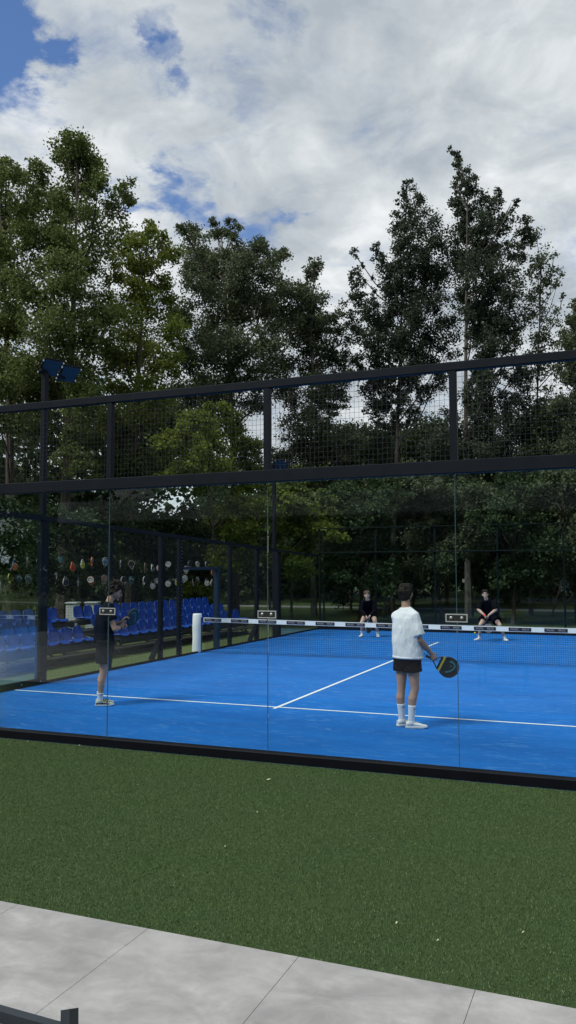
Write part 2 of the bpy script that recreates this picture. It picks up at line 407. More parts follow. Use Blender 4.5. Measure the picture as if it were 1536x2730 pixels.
# blades of the artificial turf on the strip before the glass
g = np.random.default_rng(3); n = 460000
U = g.random((n, 2)); xx = 1.8 + U[:, 0]*8.6; yy = -3.98 + U[:, 1]*3.9
keep = (xx - 1.8) > (yy + 3.98)*(-1.0) + 1.7; xx, yy = xx[keep], yy[keep]; n = len(xx)
ang = g.random(n)*6.283; w = .0017 + g.random(n)*.0012; h = .007 + g.random(n)*.008; ln = (g.random((n, 2))-.5)*.014
px = np.stack([np.cos(ang)*w, np.sin(ang)*w, np.zeros(n)], 1); base = np.stack([xx, yy, np.full(n, .029)], 1)
tip = base + np.stack([ln[:, 0], ln[:, 1], h], 1)
V = np.stack([base-px, base+px, tip], 1).reshape(-1, 3)
o = link('turf_grass', fast_mesh('turf_grass', V, False), 'turf_blade'); o['kind'] = 'stuff'
o['label'] = 'short dark green artificial grass between terrace and glass wall'; o['category'] = 'grass'

def part(mb, name, mat, parent, smooth=False):
    """a part whose mesh is given in world coordinates"""
    o = mb.obj(name, mat, None, smooth) if isinstance(mb, MB) else link(name, mb, mat)
    o.parent = parent; o.matrix_parent_inverse = parent.matrix_basis.inverted(); return o
def wire_panel(p0, du, dv, lu, lv, su, sv, r):
    """welded wire grid in the plane p0 + u*du + v*dv"""
    b = MB(); p0, du, dv = Vector(p0), Vector(du), Vector(dv)
    k = int(lu/su)
    for i in range(1, k+1):
        a = p0 + du*(i*lu/(k+1)); b.bar(a, a+dv*lv, r)
    k = int(lv/sv)
    for i in range(1, k+1):
        a = p0 + dv*(i*lv/(k+1)); b.bar(a, a+du*lu, r)
    return b

# ---------------------------------------------------------------- near glass end wall
SEAM = [.156 + 2*i for i in range(6)]
wall = thing('glass_end_wall', 'tall clear glass court wall with dark wire mesh strip on top, nearest the terrace', 'glass wall', (5.156, 0, .03))
b = MB(); b.bevbox((5.156, 0, .0775), (10.2, .13, .095), .006); part(b, 'base_beam', 'steel_black', wall)
b = MB(); b.bevbox((5.156, 0, 3.03), (10.2, .10, .13), .006); part(b, 'cross_beam', 'steel_dark', wall)
b = MB(); b.bevbox((5.156, 0, 4.03), (10.2, .08, .088), .006); part(b, 'top_rail', 'steel_dark', wall)
for i, x in enumerate(SEAM):
    b = MB(); b.bevbox((x, 0, 3.54), (.070, .07, .892), .004); part(b, 'post', 'steel_dark', wall)
for i in range(5):
    x0, x1 = SEAM[i]+.005, SEAM[i+1]-.005
    b = MB(); b.box(((x0+x1)/2, 0, 1.545), (x1-x0, .012, 2.84)); part(b, 'glass_panel', 'court_glass', wall)
    part(wire_panel((SEAM[i]+.04, .012, 3.096), (1, 0, 0), (0, 0, 1), 1.92, .89, .05, .058, .0024), 'mesh_panel', 'wire', wall)
for x in SEAM[1:5]:
    b = MB(); b.box((x, 0, 1.545), (.005, .013, 2.838)); part(b, 'joint_strip', 'glass_edge', wall)
    b = MB(); b.bevbox((x, -.016, 1.558), (.208, .016, .074), .003); c = part(b, 'clamp_plate', 'clip_plate', wall)
    e = MB()
    for q in ((x, -.021, 1.593, .212, .010), (x, -.021, 1.523, .212, .010)): e.box(q[:3], (q[3], .01, q[4]))
    for q in ((x-.101, -.021, 1.558), (x+.101, -.021, 1.558)): e.box(q, (.010, .01, .060))
    ee = e.obj('plate_rim', 'clip_edge', c); ee.matrix_parent_inverse = wall.matrix_basis.inverted() @ Matrix.Identity(4)
    ee.matrix_parent_inverse = Matrix.Identity(4)
    for dx in (-.052, .052):
        k = MB(); k.tube([(x+dx, -.022, 1.558), (x+dx, -.034, 1.558), (x+dx, -.037, 1.558)], [.019, .016, .008], 10)
        k.obj('bolt', 'bolt_metal', c)

# ---------------------------------------------------------------- far glass end wall
fwall = thing('glass_end_wall', 'distant glass court wall with mesh top behind the two crouching players', 'glass wall', (5.08, 18.56, 0))
YF = 18.56
b = MB(); b.bevbox((5.08, YF, .07), (10.2, .12, .15), .006); part(b, 'base_beam', 'steel_black', fwall)
b = MB(); b.bevbox((5.08, YF, 2.615), (10.2, .05, .042), .006); part(b, 'cross_beam', 'wire_green', fwall)
b = MB(); b.bevbox((5.08, YF, 3.44), (10.2, .04, .034), .006); part(b, 'top_rail', 'wire_green', fwall)
for i in range(6):
    b = MB(); b.bevbox((2*i+.03, YF+.06, 1.72), (.06, .05, 3.4), .004); part(b, 'post', 'wire_green', fwall)
for i in range(5):
    b = MB(); b.box((2*i+1.03, YF, 1.367), (1.985, .012, 2.44)); part(b, 'glass_panel', 'court_glass', fwall)
    part(wire_panel((2*i+.03, YF+.02, 2.645), (1, 0, 0), (0, 0, 1), 2, .77, .05, .055, .0022), 'mesh_panel', 'wire_green', fwall)

# ---------------------------------------------------------------- side fence with the entrance
side = thing('side_fence', 'dark steel and wire mesh court fence with an open entrance before the blue seats', 'fence', (0, 9, 0))
def zr(y): return 3.0 if y < 4.05 else 3.0 - .0326*(y-4.05)
def sl_bar(y0, y1, dz, w, h, name, mat='steel_dark'):
    b = MB(); b.bar((0, y0, zr(y0)+dz), (0, y1, zr(y1)+dz), w, h); part(b, name, mat, side)
sl_bar(.07, 4.05, -.02, .07, .10, 'top_rail'); sl_bar(4.05, 15.08, -.03, .06, .085, 'top_rail'); sl_bar(15.08, 18.5, -.03, .05, .06, 'top_rail')
b = MB(); b.box((-.03, 2.06, .055), (.06, 3.98, .11)); part(b, 'base_angle', 'steel_black', side)
for y in (.5, 1.5, 2.5, 3.5, 4.0):
    b = MB(); b.tube([(.001, y, .06), (.012, y, .06)], .014, 8); part(b, 'bolt', 'bolt_metal', side)
for y0, y1 in ((.07, 2.05), (2.06, 3.95)):
    b = MB(); b.box((-.02, (y0+y1)/2, 1.53), (.012, y1-y0, 2.84)); part(b, 'glass_panel', 'court_glass', side)
posts = [(4.07, .19, .12), (6.2, .075, .08), (8.2, .095, .09), (9.05, .12, .09), (11.75, .09, .09), (13.5, .12, .10), (15.08, .16, .14)]
for y, w, d in posts:
    t = zr(y)-.05; b = MB(); b.bevbox((-.05, y, t/2), (d, w, t), .004); part(b, 'post', 'steel_dark', side)
for y in (8.2, 13.5):        # splayed feet of the posts
    b = MB(); b.bar((-.06, y-.05, .42), (-.22, y-.12, .0), .05, .12); part(b, 'brace', 'steel_dark', side)
b = MB(); b.bevbox((-.03, 10.95, 1.05), (.12, .14, 2.1), .006); part(b, 'door_post', 'steel_blue', side)
b = MB(); b.bevbox((-.03, 9.99, 2.07), (.10, 1.74, .07), .006); part(b, 'lintel', 'steel_blue', side)
for k in range(34):
    b = MB(); b.tube([(.003, 9.05, .08+k*.08), (.012, 9.05, .08+k*.08)], .011, 6); part(b, 'bolt', 'bolt_metal', side)
for y0, y1, z0 in ((4.18, 6.155, 0), (6.245, 8.145, 0), (8.255, 8.985, 0), (9.115, 10.95, 2.11), (11.02, 11.705, 0), (11.795, 13.44, 0), (13.56, 15.0, 0)):
    t = min(zr(y0), zr(y1))-.07
    part(wire_panel((-.03, y0, z0), (0, 1, 0), (0, 0, 1), y1-y0, t-z0, .05, .05, .0028), 'mesh_panel', 'wire', side)
b = MB(); b.box((-.02, 16.8, 1.28), (.012, 3.36, 2.5)); part(b, 'glass_panel', 'court_glass', side)
b = MB(); b.box((-.03, 11.35, .02), (.05, 14.4, .045)); b.v = [v for v in b.v]; part(b, 'sill', 'steel_black', side)

# ---------------------------------------------------------------- net
net = thing('padel_net', 'black court net with white and black lettered tape and white padded post', 'net', (5, 10, 0))
def nz(x): return .86 - .012*math.sin(math.pi*min(max((x-.1)/9.9, 0), 1)) - .006*x
b = wire_panel((.12, 10.0, .0), (1, 0, 0), (0, 0, 1), 9.9, .765, .045, .045, .0036); part(b, 'net_mesh', 'net_cord', net)
def band(x0, x1, y, z0, z1, n=12):
    b = MB(); vs = []; fs = []
    for i in range(n+1):
        x = x0 + (x1-x0)*i/n; zc = nz(x)-.05
        vs += [(x, y-.004, zc+z0), (x, y-.004, zc+z1), (x, y+.004, zc+z1), (x, y+.004, zc+z0)]
    for i in range(n):
        for k in range(4): fs.append((4*i+k, 4*i+(k+1) % 4, 4*i+4+(k+1) % 4, 4*i+4+k))
    fs += [(3, 2, 1, 0), (4*n, 4*n+1, 4*n+2, 4*n+3)]
    return b.add(vs, fs)
part(band(.1, 10.05, 10, -.052, .052, 60), 'net_tape', 'band_white', net)
def text_mesh(txt, size):
    cu = bpy.data.curves.new('t', 'FONT'); cu.body = txt; cu.size = size; cu.extrude = .0012; cu.align_x = 'CENTER'; cu.align_y = 'CENTER'
    o = bpy.data.objects.new('t', cu); COL.objects.link(o)
    me = bpy.data.meshes.new_from_object(o.evaluated_get(bpy.context.evaluated_depsgraph_get()))
    bpy.data.objects.remove(o); bpy.data.curves.remove(cu); return me
TM = [text_mesh('PADEL', .058), text_mesh('BROS', .058)]
for tm in TM: tm.materials.clear(); tm.materials.append(MATS['band_text'])
for i in range(14):
    x0 = .12 + .728*i
    if x0 + .46 > 10.0: break
    p = part(band(x0, x0+.462, 9.993, -.036, .036, 4), 'tape_panel', 'band_black', net)
    for tm, dx in zip(TM, (.125, .350)):
        t = bpy.data.objects.new('lettering', tm); COL.objects.link(t); t.parent = p
        t.location = (x0+dx, 9.9865, nz(x0+dx)-.051); t.rotation_euler = (R(90), R(.35), 0)
b = MB(); b.tube([(-.08, 10, 0), (-.085, 10, .05), (-.078, 10, .35), (-.082, 10, .62), (-.08, 10, .93), (-.08, 10, .955)], [.118, .124, .116, .121, .112, .10], 20)
pad = part(b, 'padded_post', 'pad_white', net, True)
b = MB(); b.box((-.17, 9.925, .60), (.04, .012, .03)); part(b, 'pad_label', 'band_black', net)
b = MB(); b.tube([(10.1, 10, 0), (10.1, 10, .9)], .1, 14); part(b, 'padded_post', 'pad_white', net, True)
b = MB(); b.bar((.04, 9.99, .0), (.04, 9.99, .86), .02); part(b, 'lacing', 'net_cord', net)

# ---------------------------------------------------------------- floodlights
def floodlight(loc, h, heads, label):
    r = thing('floodlight', label, 'floodlight', loc, 0, 'court floodlights')
    b = MB(); b.bevbox((0, 0, h/2), (.10, .11, h), .012); b.obj('pole', 'steel_dark', r)
    b = MB(); b.bevbox((.0, .22, h+.02), (.06, .72, .05), .008); b.obj('crossarm', 'steel_dark', r)
    for (dx, dy, dz, tilt, yawd) in heads:
        M = Matrix.Translation((dx, dy, h+dz)) @ Matrix.Rotation(R(yawd), 4, 'Z') @ Matrix.Rotation(R(tilt), 4, 'Y')
        q = MB(); q.bevbox((0, 0, 0), (.42, .37, .05), .02); q.bevbox((0, 0, .045), (.30, .26, .05), .015)
        for k in range(5): q.box((-.1+k*.05, 0, .085), (.012, .24, .03))
        q.v = [tuple(M @ Vector(v)) for v in q.v]; hd = q.obj('lamp_head', 'steel_dark', r)
        q = MB(); q.box((0, 0, -.028), (.37, .32, .008)); q.v = [tuple(M @ Vector(v)) for v in q.v]; q.obj('lens', 'lamp_glass', hd)
        for sx, sy in ((-.15, .19), (.15, .19), (-.15, -.19), (.15, -.19)):
            q = MB(); q.box((sx, sy, -.02), (.03, .02, .03)); q.v = [tuple(M @ Vector(v)) for v in q.v]; q.obj('clip', 'bolt_metal', hd)
    return r
floodlight((-.17, 4.2, 0), 5.70, [(.10, .02, .10, -34, -28), (.10, .56, .10, -34, -28)], 'dark double headed floodlight mast rising beside the thick fence post')
floodlight((-.20, 15.15, 0), 5.22, [(.10, .05, .08, -34, -28), (.10, .50, .08, -34, -28)], 'far floodlight mast at the back corner, head just above the cross beam')

# ---------------------------------------------------------------- blue grandstands
def seat_mesh():
    b = MB(); vs = []; fs = []
    prof = [(.345, .0), (.335, .022), (.27, .028), (.12, .012), (.03, .02), (.0, .06), (-.02, .15), (-.04, .25), (-.052, .30), (-.058, .325)]
    wid = [.165, .185, .195, .195, .192, .19, .188, .176, .145, .09]
    nx = 9
    for (x, z), w in zip(prof, wid):
        for i in range(nx):
            u = -1 + 2*i/(nx-1); lip = .035*abs(u)**4
            vs.append((x + (lip if x < .05 else 0), u*w, z + (lip*.9 if x > .02 else 0)))
    k = len(vs)
    for (x, z), w in zip(prof, wid):
        for i in range(nx):
            u = -1 + 2*i/(nx-1); lip = .035*abs(u)**4
            dx = -.016 if x < .05 else 0; dz = -.02 if x >= .05 else -.004
            vs.append((x + (lip if x < .05 else 0) + dx, u*w, z + (lip*.9 if x > .02 else 0) + dz))
    m_ = len(prof)
    for j in range(m_-1):
        for i in range(nx-1):
            a = j*nx+i; fs.append((a, a+1, a+nx+1, a+nx)); fs.append((k+a, k+a+nx, k+a+nx+1, k+a+1))
    rim = [i for i in range(nx)] + [j*nx+nx-1 for j in range(1, m_)] + [(m_-1)*nx+i for i in range(nx-2, -1, -1)] + [j*nx for j in range(m_-2, 0, -1)]
    for a, c in zip(rim, rim[1:]+rim[:1]): fs.append((a, k+a, k+c, c))
    return b.add(vs, fs).mesh('seat', True)
SM = seat_mesh(); SM.materials.append(MATS['seat_blue'])
def grandstand(y0, n, skip, label):
    L = n*.435; r = thing('grandstand', label, 'grandstand', (-2.3, y0+L/2, 0), 0, 'stands of blue seats along the court')
    for row in range(3):
        xb = -1.98 - .625*row; zs = .425 + .185*row
        b = MB(); b.box((xb+.15, y0+L/2, zs-.055), (.34, L, .05)); b.box((xb+.345, y0+L/2, zs-.10), (.02, L, .07)); part(b, 'seat_beam', 'stand_metal', r)
        b = MB(); b.box((xb-.05+.5, y0+L/2, zs-.25), (.30, L, .035)); part(b, 'foot_board', 'stand_board', r)
        for k in range(n):
            if (row, k) in skip: continue
            s = bpy.data.objects.new('seat', SM); COL.objects.link(s); s.parent = r
            s.location = (xb+2.3, y0+.2175+.435*k-(y0+L/2)+(.12*row), zs)
    b = MB()
    k = max(2, int(L/1.6))
    for i in range(k+1):
        y = y0 + .1 + (L-.2)*i/k
        b.bar((-1.68, y, -.04), (-1.72, y, .32), .05); b.bar((-3.4, y, -.04), (-3.4, y, .70), .05); b.bar((-1.68, y, .30), (-3.4, y, .68), .05, .06)
        b.bar((-1.68, y, -.02), (-3.4, y, -.02), .05); b.bar((-1.7, y, .02), (-3.35, y, .60), .03)
    for z in (.02, .14, .26): b.bar((-1.66, y0, z), (-1.66, y0+L, z), .03, .05)
    part(b, 'frame', 'stand_metal', r)
    return r
grandstand(3.2, 13, {(1, 10), (1, 11), (0, 11), (0, 12), (1, 12), (2, 12)}, 'stand of blue plastic seats left of the thick fence post, some middle seats missing')
grandstand(9.0, 17, set(), 'longer stand of three full rows of blue seats behind the entrance')

# ---------------------------------------------------------------- rackets
def racket_parts(detail):
    """padel racket along +Y from the butt, face normal Z"""
    H = .018; cy, rx_, ry_ = .322, .128, .135; yb = .205
    t0 = math.asin((yb-cy)/ry_); ts = [t0 + (math.pi-2*t0)*i/26 for i in range(27)]
    out = [(rx_*math.cos(t)*(1.0 if math.sin(t) > 0 else 1-.05*abs(math.sin(t))), cy + ry_*math.sin(t)) for t in ts]
    f = MB(); n = len(out)
    f.add([(x*.97, y, H) for x, y in out] + [(x*.97, y, -H) for x, y in out], [tuple(range(n)), tuple(range(2*n-1, n-1, -1))] + [(i, n+i, n+(i+1) % n, (i+1) % n) for i in range(n)])
    rim = [(.014, .10), (.05, .155), (.088, .195)] + out[0:] + [(-.088, .195), (-.05, .155), (-.014, .10)]
    rb = MB(); ring = []
    for i, (x, y) in enumerate(rim):
        a = Vector((*rim[max(i-1, 0)], 0)); c = Vector((*rim[min(i+1, len(rim)-1)], 0)); d = (c-a).normalized(); nn = Vector((d.y, -d.x, 0))
        ring.append(((x, y, 0), nn*.008, Vector((0, 0, H+.002))))
    rb.loft(ring, 8)
    rb.bar((-.075, .196, 0), (.075, .196, 0), .02, .03)
    g_ = MB(); g_.loft([((0, 0, 0), (.019, 0, 0), (0, 0, .019)), ((0, .008, 0), (.021, 0, 0), (0, 0, .019)), ((0, .012, 0), (.016, 0, 0), (0, 0, .0145)), ((0, .06, 0), (.0155, 0, 0), (0, 0, .014)), ((0, .115, 0), (.016, 0, 0), (0, 0, .015))], 10)
    hol = MB()
    for i in range(-3, 4):
        for j in range(-3, 4):
            x, y = i*.027, cy + j*.027
            if i*i + j*j <= 11:
                for s in (1, -1): hol.add([(x+.0048*math.cos(q*1.047), y+.0048*math.sin(q*1.047), s*(H+.0006)) for q in range(6)], [(0, 1, 2, 3, 4, 5)])
    bd = MB()
    for s in (1, -1):
        w0 = .094; w1 = .106
        bd.add([(-w0, .208, s*(H+.0008)), (w0, .208, s*(H+.0008)), (w1, .234, s*(H+.0008)), (-w1, .234, s*(H+.0008))], [(0, 1, 2, 3)])
    lg = MB()
    for s in (1, -1):
        def arc(pts, w):
            vs = []; fs = []
            for i, (x, y) in enumerate(pts):
                a = Vector(pts[max(i-1, 0)]); c = Vector(pts[min(i+1, len(pts)-1)]); d = (c-a).normalized(); nn = Vector((d.y, -d.x))
                vs += [(x+nn.x*w, y+nn.y*w, s*(H+.001)), (x-nn.x*w, y-nn.y*w, s*(H+.001))]
            for i in range(len(pts)-1): fs.append((2*i, 2*i+1, 2*i+3, 2*i+2))
            lg.add(vs, fs)
        arc([(.075, .305), (.055, .335), (.025, .365), (-.01, .385), (-.045, .388), (-.07, .37), (-.08, .34)], .010)
        arc([(-.08, .345), (-.08, .30)], .013)
        arc([(-.035, .345), (-.02, .335)], .008)
    return dict(face=f, rim=rb, grip=g_, holes=hol, band=bd, logo=lg)
RP = racket_parts(True)
RM = {k: v.mesh(k, k in ('grip',)) for k, v in RP.items()}
def hung_racket(loc, rot, face, rim, label, grip='rk_black', mark=None, sc=.72):
    r = thing('hanging_racket', label, 'racket', loc, 0, 'rackets hung on wires behind the stands'); r.rotation_euler = rot; r.scale = (sc,)*3
    for k, mm in (('face', face), ('rim', rim), ('grip', grip)) + ((('logo', mark),) if mark else ()):
        o = bpy.data.objects.new(k, RM[k]); COL.objects.link(o); o.parent = r
        if not RM[k].materials: RM[k].materials.append(MATS[mm])
        o.material_slots[0].link = 'OBJECT'; o.material_slots[0].material = MATS[mm]
    return r
UPR = [(8.5, 2.32, 'rk_white', 'rk_black', 'white', 60), (8.89, 2.18, 'rk_orange', 'rk_blue', 'orange', 12), (9.33, 2.24, 'rk_white', 'rk_grey', 'white', 150), (9.75, 2.24, 'rk_blue', 'rk_white', 'blue', 175),
       (10.53, 2.28, 'rk_teal', 'rk_black', 'teal', 200), (11.01, 2.16, 'rk_red', 'rk_orange', 'red', 10), (11.4, 2.23, 'rk_lime', 'rk_white', 'yellow', 5), (11.79, 2.26, 'rk_brown', 'rk_orange', 'brown', 160),
       (12.36, 2.25, 'rk_blue', 'rk_white', 'blue', 172), (13.06, 2.2, 'rk_black', 'rk_grey', 'black', 140), (13.57, 2.17, 'rk_black', 'rk_pink', 'black', 190), (14.21, 2.11, 'rk_grey', 'rk_brown', 'grey', 170),
       (14.6, 2.12, 'rk_black', 'rk_white', 'black', 20), (14.93, 2.05, 'rk_pink', 'rk_black', 'pink', 176), (15.39, 2.17, 'rk_white', 'rk_black', 'white', 160), (16.03, 2.08, 'rk_grey', 'rk_pink', 'grey', 10),
       (16.42, 2.01, 'rk_grey', 'rk_white', 'grey', 180), (16.64, 2.19, 'rk_black', 'rk_grey', 'black', 175), (17.1, 2.18, 'rk_cream', 'rk_white', 'cream', 185), (17.65, 2.18, 'rk_black', 'rk_white', 'black', 190),
       (18.01, 1.97, 'rk_pink', 'rk_orange', 'pink', 10), (18.42, 2.13, 'rk_black', 'rk_grey', 'black', 170)]
LOR = [(8.45, 1.64, 'rk_white', 'rk_grey', 'white', 5), (8.74, 1.8, 'rk_black', 'rk_yellow', 'black', 190), (9.06, 1.78, 'rk_green', 'rk_black', 'green', 175), (9.38, 1.78, 'rk_green', 'rk_grey', 'green', 165),
       (9.71, 1.71, 'rk_brown', 'rk_black', 'brown', 180), (10.37, 1.83, 'rk_white', 'rk_black', 'white', 170), (10.74, 1.75, 'rk_black', 'rk_white', 'black', 12), (11.23, 1.72, 'rk_white', 'rk_black', 'white', -15),
       (11.77, 1.71, 'rk_white', 'rk_red', 'white', 200), (12.33, 1.74, 'rk_brown', 'rk_grey', 'brown', 175), (13.2, 1.69, 'rk_black', 'rk_white', 'black', 195), (13.56, 1.69, 'rk_green', 'rk_teal', 'green', 170),
       (14.19, 1.68, 'rk_black', 'rk_white', 'black', 160), (14.61, 1.58, 'rk_white', 'rk_black', 'white', 0), (14.78, 1.73, 'rk_grey', 'rk_black', 'grey', 40), (14.94, 1.55, 'rk_black', 'rk_orange', 'black', 20),
       (15.46, 1.63, 'rk_white', 'rk_grey', 'white', -25), (15.93, 1.65, 'rk_lime', 'rk_grey', 'yellow', 8), (16.31, 1.7, 'rk_grey', 'rk_white', 'grey', 150), (16.82, 1.61, 'rk_pink', 'rk_black', 'pink', 10),
       (17.11, 1.66, 'rk_grey', 'rk_black', 'grey', 180), (17.68, 1.62, 'rk_white', 'rk_grey', 'white', 5), (17.97, 1.6, 'rk_orange', 'rk_cream', 'orange', -30)]
ORD = ['first', 'second', 'third', 'fourth', 'fifth', 'sixth', 'seventh', 'eighth', 'ninth', 'tenth', 'eleventh', 'twelfth', 'thirteenth', 'fourteenth', 'fifteenth', 'sixteenth', 'seventeenth', 'eighteenth', 'nineteenth', 'twentieth', 'twenty first', 'twenty second', 'twenty third']
for row, lst in (('upper', UPR), ('lower', LOR)):
    for i, (y, z, fm, rm, cn, a) in enumerate(lst):
        x = -4.9 + (y-8.0)*1.2/11
        # the butt hangs so that the head centre sits at z
        ang = R(a); off = Matrix.Rotation(ang, 3, 'Z') @ Vector((0, .25*.72, 0))
        yaw_ = R(90 + rng.uniform(-62, 40))
        mk = 'rk_black' if fm in ('rk_white', 'rk_cream', 'rk_orange', 'rk_red', 'rk_lime') else ('rk_white' if rng.random() < .55 else None)
        Mx = Matrix.Rotation(yaw_, 4, 'Z') @ Matrix.Rotation(R(90), 4, 'X') @ Matrix.Rotation(ang+math.pi, 4, 'Z')
        p = Vector((x, y, z)) - (Mx @ Vector((0, .25*.72, 0)))
        rimn = {'rk_black': 'black', 'rk_white': 'white', 'rk_grey': 'grey', 'rk_orange': 'orange', 'rk_blue': 'blue', 'rk_pink': 'pink', 'rk_brown': 'brown', 'rk_yellow': 'yellow', 'rk_teal': 'teal', 'rk_red': 'red', 'rk_cream': 'cream'}[rm]
        hung_racket(p, Mx.to_euler(), fm, rm, f'{cn} racket with {rimn} rim, {ORD[i]} from the left in the {row} hanging row', mark=mk)
for nm, zz0 in (('upper', 2.42), ('lower', 1.93)):
    b = MB(); pts = []
    for i in range(25):
        t = i/24; y = 7.2 + 12.2*t; pts.append((-4.9+(y-8)*1.2/11-.03, y, zz0-.16*t - .02*math.sin(t*18)))
    b.tube(pts, .005, 5); tag(b.obj('hanging_wire', 'wire'), f'{nm} thin dark wire carrying a row of rackets behind the stands', 'wire', 'wires carrying the rackets')

# small things behind and around
def bin_(x, y, w, label):
    r = thing('crate', label, 'crate', (x, y, 0), .35, 'pale crates behind the stand')
    b = MB(); b.bevbox((0, 0, .55), (w, .36, 1.08), .02)
    for k in range(5): b.box((w/2+.004, -.14+.07*k, .55), (.012, .02, .9))
    b.obj('body', 'bin_white', r); b = MB(); b.bevbox((0, 0, 1.115), (w+.05, .42, .05), .012); b.obj('lid', 'clip_edge', r)
bin_(-4.70, 11.22, .30, 'pale slatted crate behind the stand, left of its twin'); bin_(-4.27, 11.55, .34, 'pale slatted crate behind the stand, nearest the standing player')
r = thing('lamp_post', 'thin green pole with a short bar across its top beyond the far corner', 'pole', (-1.2, 22.5, 0))
b = MB(); b.tube([(0, 0, 0), (0, 0, 3.75)], [.036, .03], 8); b.obj('pole', 'pole_green', r)
b = MB(); b.bar((-.28, 0, 3.78), (.28, 0, 3.78), .05, .05); b.obj('crossbar', 'pole_green', r)
for i, (x, y, z, lb) in enumerate(((.0, 27.9, 1.75, 'small pale plate on a tree trunk left of the left crouching player'), (1.2, 32.0, 1.45, 'small pale plate on the trunk beside the white shirted player head'), (3.1, 30.0, 1.5, 'small pale plate on a trunk left of the right crouching player'))):
    b = MB(); b.bevbox((x, y, z), (.42, .03, .16), .008); tag(b.obj('sign', 'sign_pale'), lb, 'sign', 'small plates in the park')
for i, (x, y) in enumerate([(6.496, -.761), (8.677, -3.526), (3.2, -.2), (5.438, -1.376), (6.822, -1.755), (8.417, -3.394), (6.975, -3.38), (9.09, -3.257), (3.89, -.15), (4.707, -.835), (6.95, -2.604)]):
    s = .026 if i == 0 else .006 + .005*rng.random(); a = rng.uniform(0, 6.28); q = Matrix.Rotation(a, 3, 'Z')
    vs = [q @ Vector(v) for v in ((-s, 0, 0), (-s*.3, -s*.55, .006), (s*.7, -s*.4, .010), (s, 0, .002), (s*.5, s*.5, .008), (-s*.4, s*.45, .004), (0, 0, .002))]
    vs = [v + Vector((x, y, .047)) for v in vs]; vs += [v - Vector((0, 0, .0015)) for v in vs]
    fs = [(6, i_, (i_+1) % 6) for i_ in range(6)] + [(13, 7+(i_+1) % 6, 7+i_) for i_ in range(6)] + [(i_, 7+i_, 7+(i_+1) % 6, (i_+1) % 6) for i_ in range(6)]
    lab = 'largest pale dry leaf lying on the turf below the second glass seam' if i == 0 else 'tiny pale dry leaf fallen on the dark green turf'
    tag(MB().add(vs, fs).obj('fallen_leaf', 'leaf_litter'), lab, 'leaf', 'dry leaves on the turf')

# ---------------------------------------------------------------- garden chair, corner of the terrace
ch = thing('garden_chair', 'dark metal garden chair with perforated back at the edge of the terrace', 'chair', (7.80, -6.15, .05))
b = MB(); b.bar((7.40, -5.972, .708), (8.118, -6.000, .708), .030, .034); part(b, 'back_rail', 'chair_frame', ch)
b = MB(); b.bar((8.112, -5.962, .752), (8.150, -6.012, .62), .046, .03); b.bar((8.145, -6.02, .62), (8.14, -6.02, .05), .045, .045); part(b, 'back_post', 'chair_frame', ch)
b = MB(); b.bar((7.40, -5.98, .75), (7.40, -6.02, .05), .045, .045); part(b, 'back_post', 'chair_frame', ch)
b = wire_panel((7.43, -6.02, .40), (1, -.03, 0), (0, .06, 1), .68, .288, .022, .022, .017); part(b, 'back_panel', 'chair_mesh', ch)
b = MB(); b.bevbox((7.77, -6.33, .40), (.70, .54, .04), .015); part(b, 'seat', 'chair_mesh', ch)
for x in (7.42, 8.13):
    b = MB(); b.bar((x, -6.56, .05), (x, -6.54, .60), .04); part(b, 'leg', 'chair_frame', ch)
    b = MB(); b.bar((x, -6.06, .60), (x, -6.58, .60), .045, .03); part(b, 'armrest', 'chair_frame', ch)

# ---------------------------------------------------------------- clubhouse behind the terrace (seen mirrored in the glass)
cl = thing('clubhouse', 'low dark clubhouse with white roof edge behind the terrace', 'building', (8, -17, 0))
b = MB(); b.box((9, -17, 1.75), (30, 6, 3.5)); part(b, 'wall', 'wall_render', cl)
b = MB(); b.box((9, -16.6, 3.82), (31, 7.6, .62)); part(b, 'roof', 'fascia_white', cl)
for x in (-4, -.5, 3, 10, 13.5, 17, 20.5):
    b = MB(); b.box((x, -13.985, 1.5), (2.4, .05, 1.9)); w_ = part(b, 'window', 'door_grey', cl)
    b = MB(); b.box((x, -13.95, 1.5), (2.2, .02, 1.7)); k = b.obj('pane', 'pane_dark', w_)
b = MB(); b.box((6.5, -13.985, 1.1), (1.8, .05, 2.2)); part(b, 'door', 'door_grey', cl)

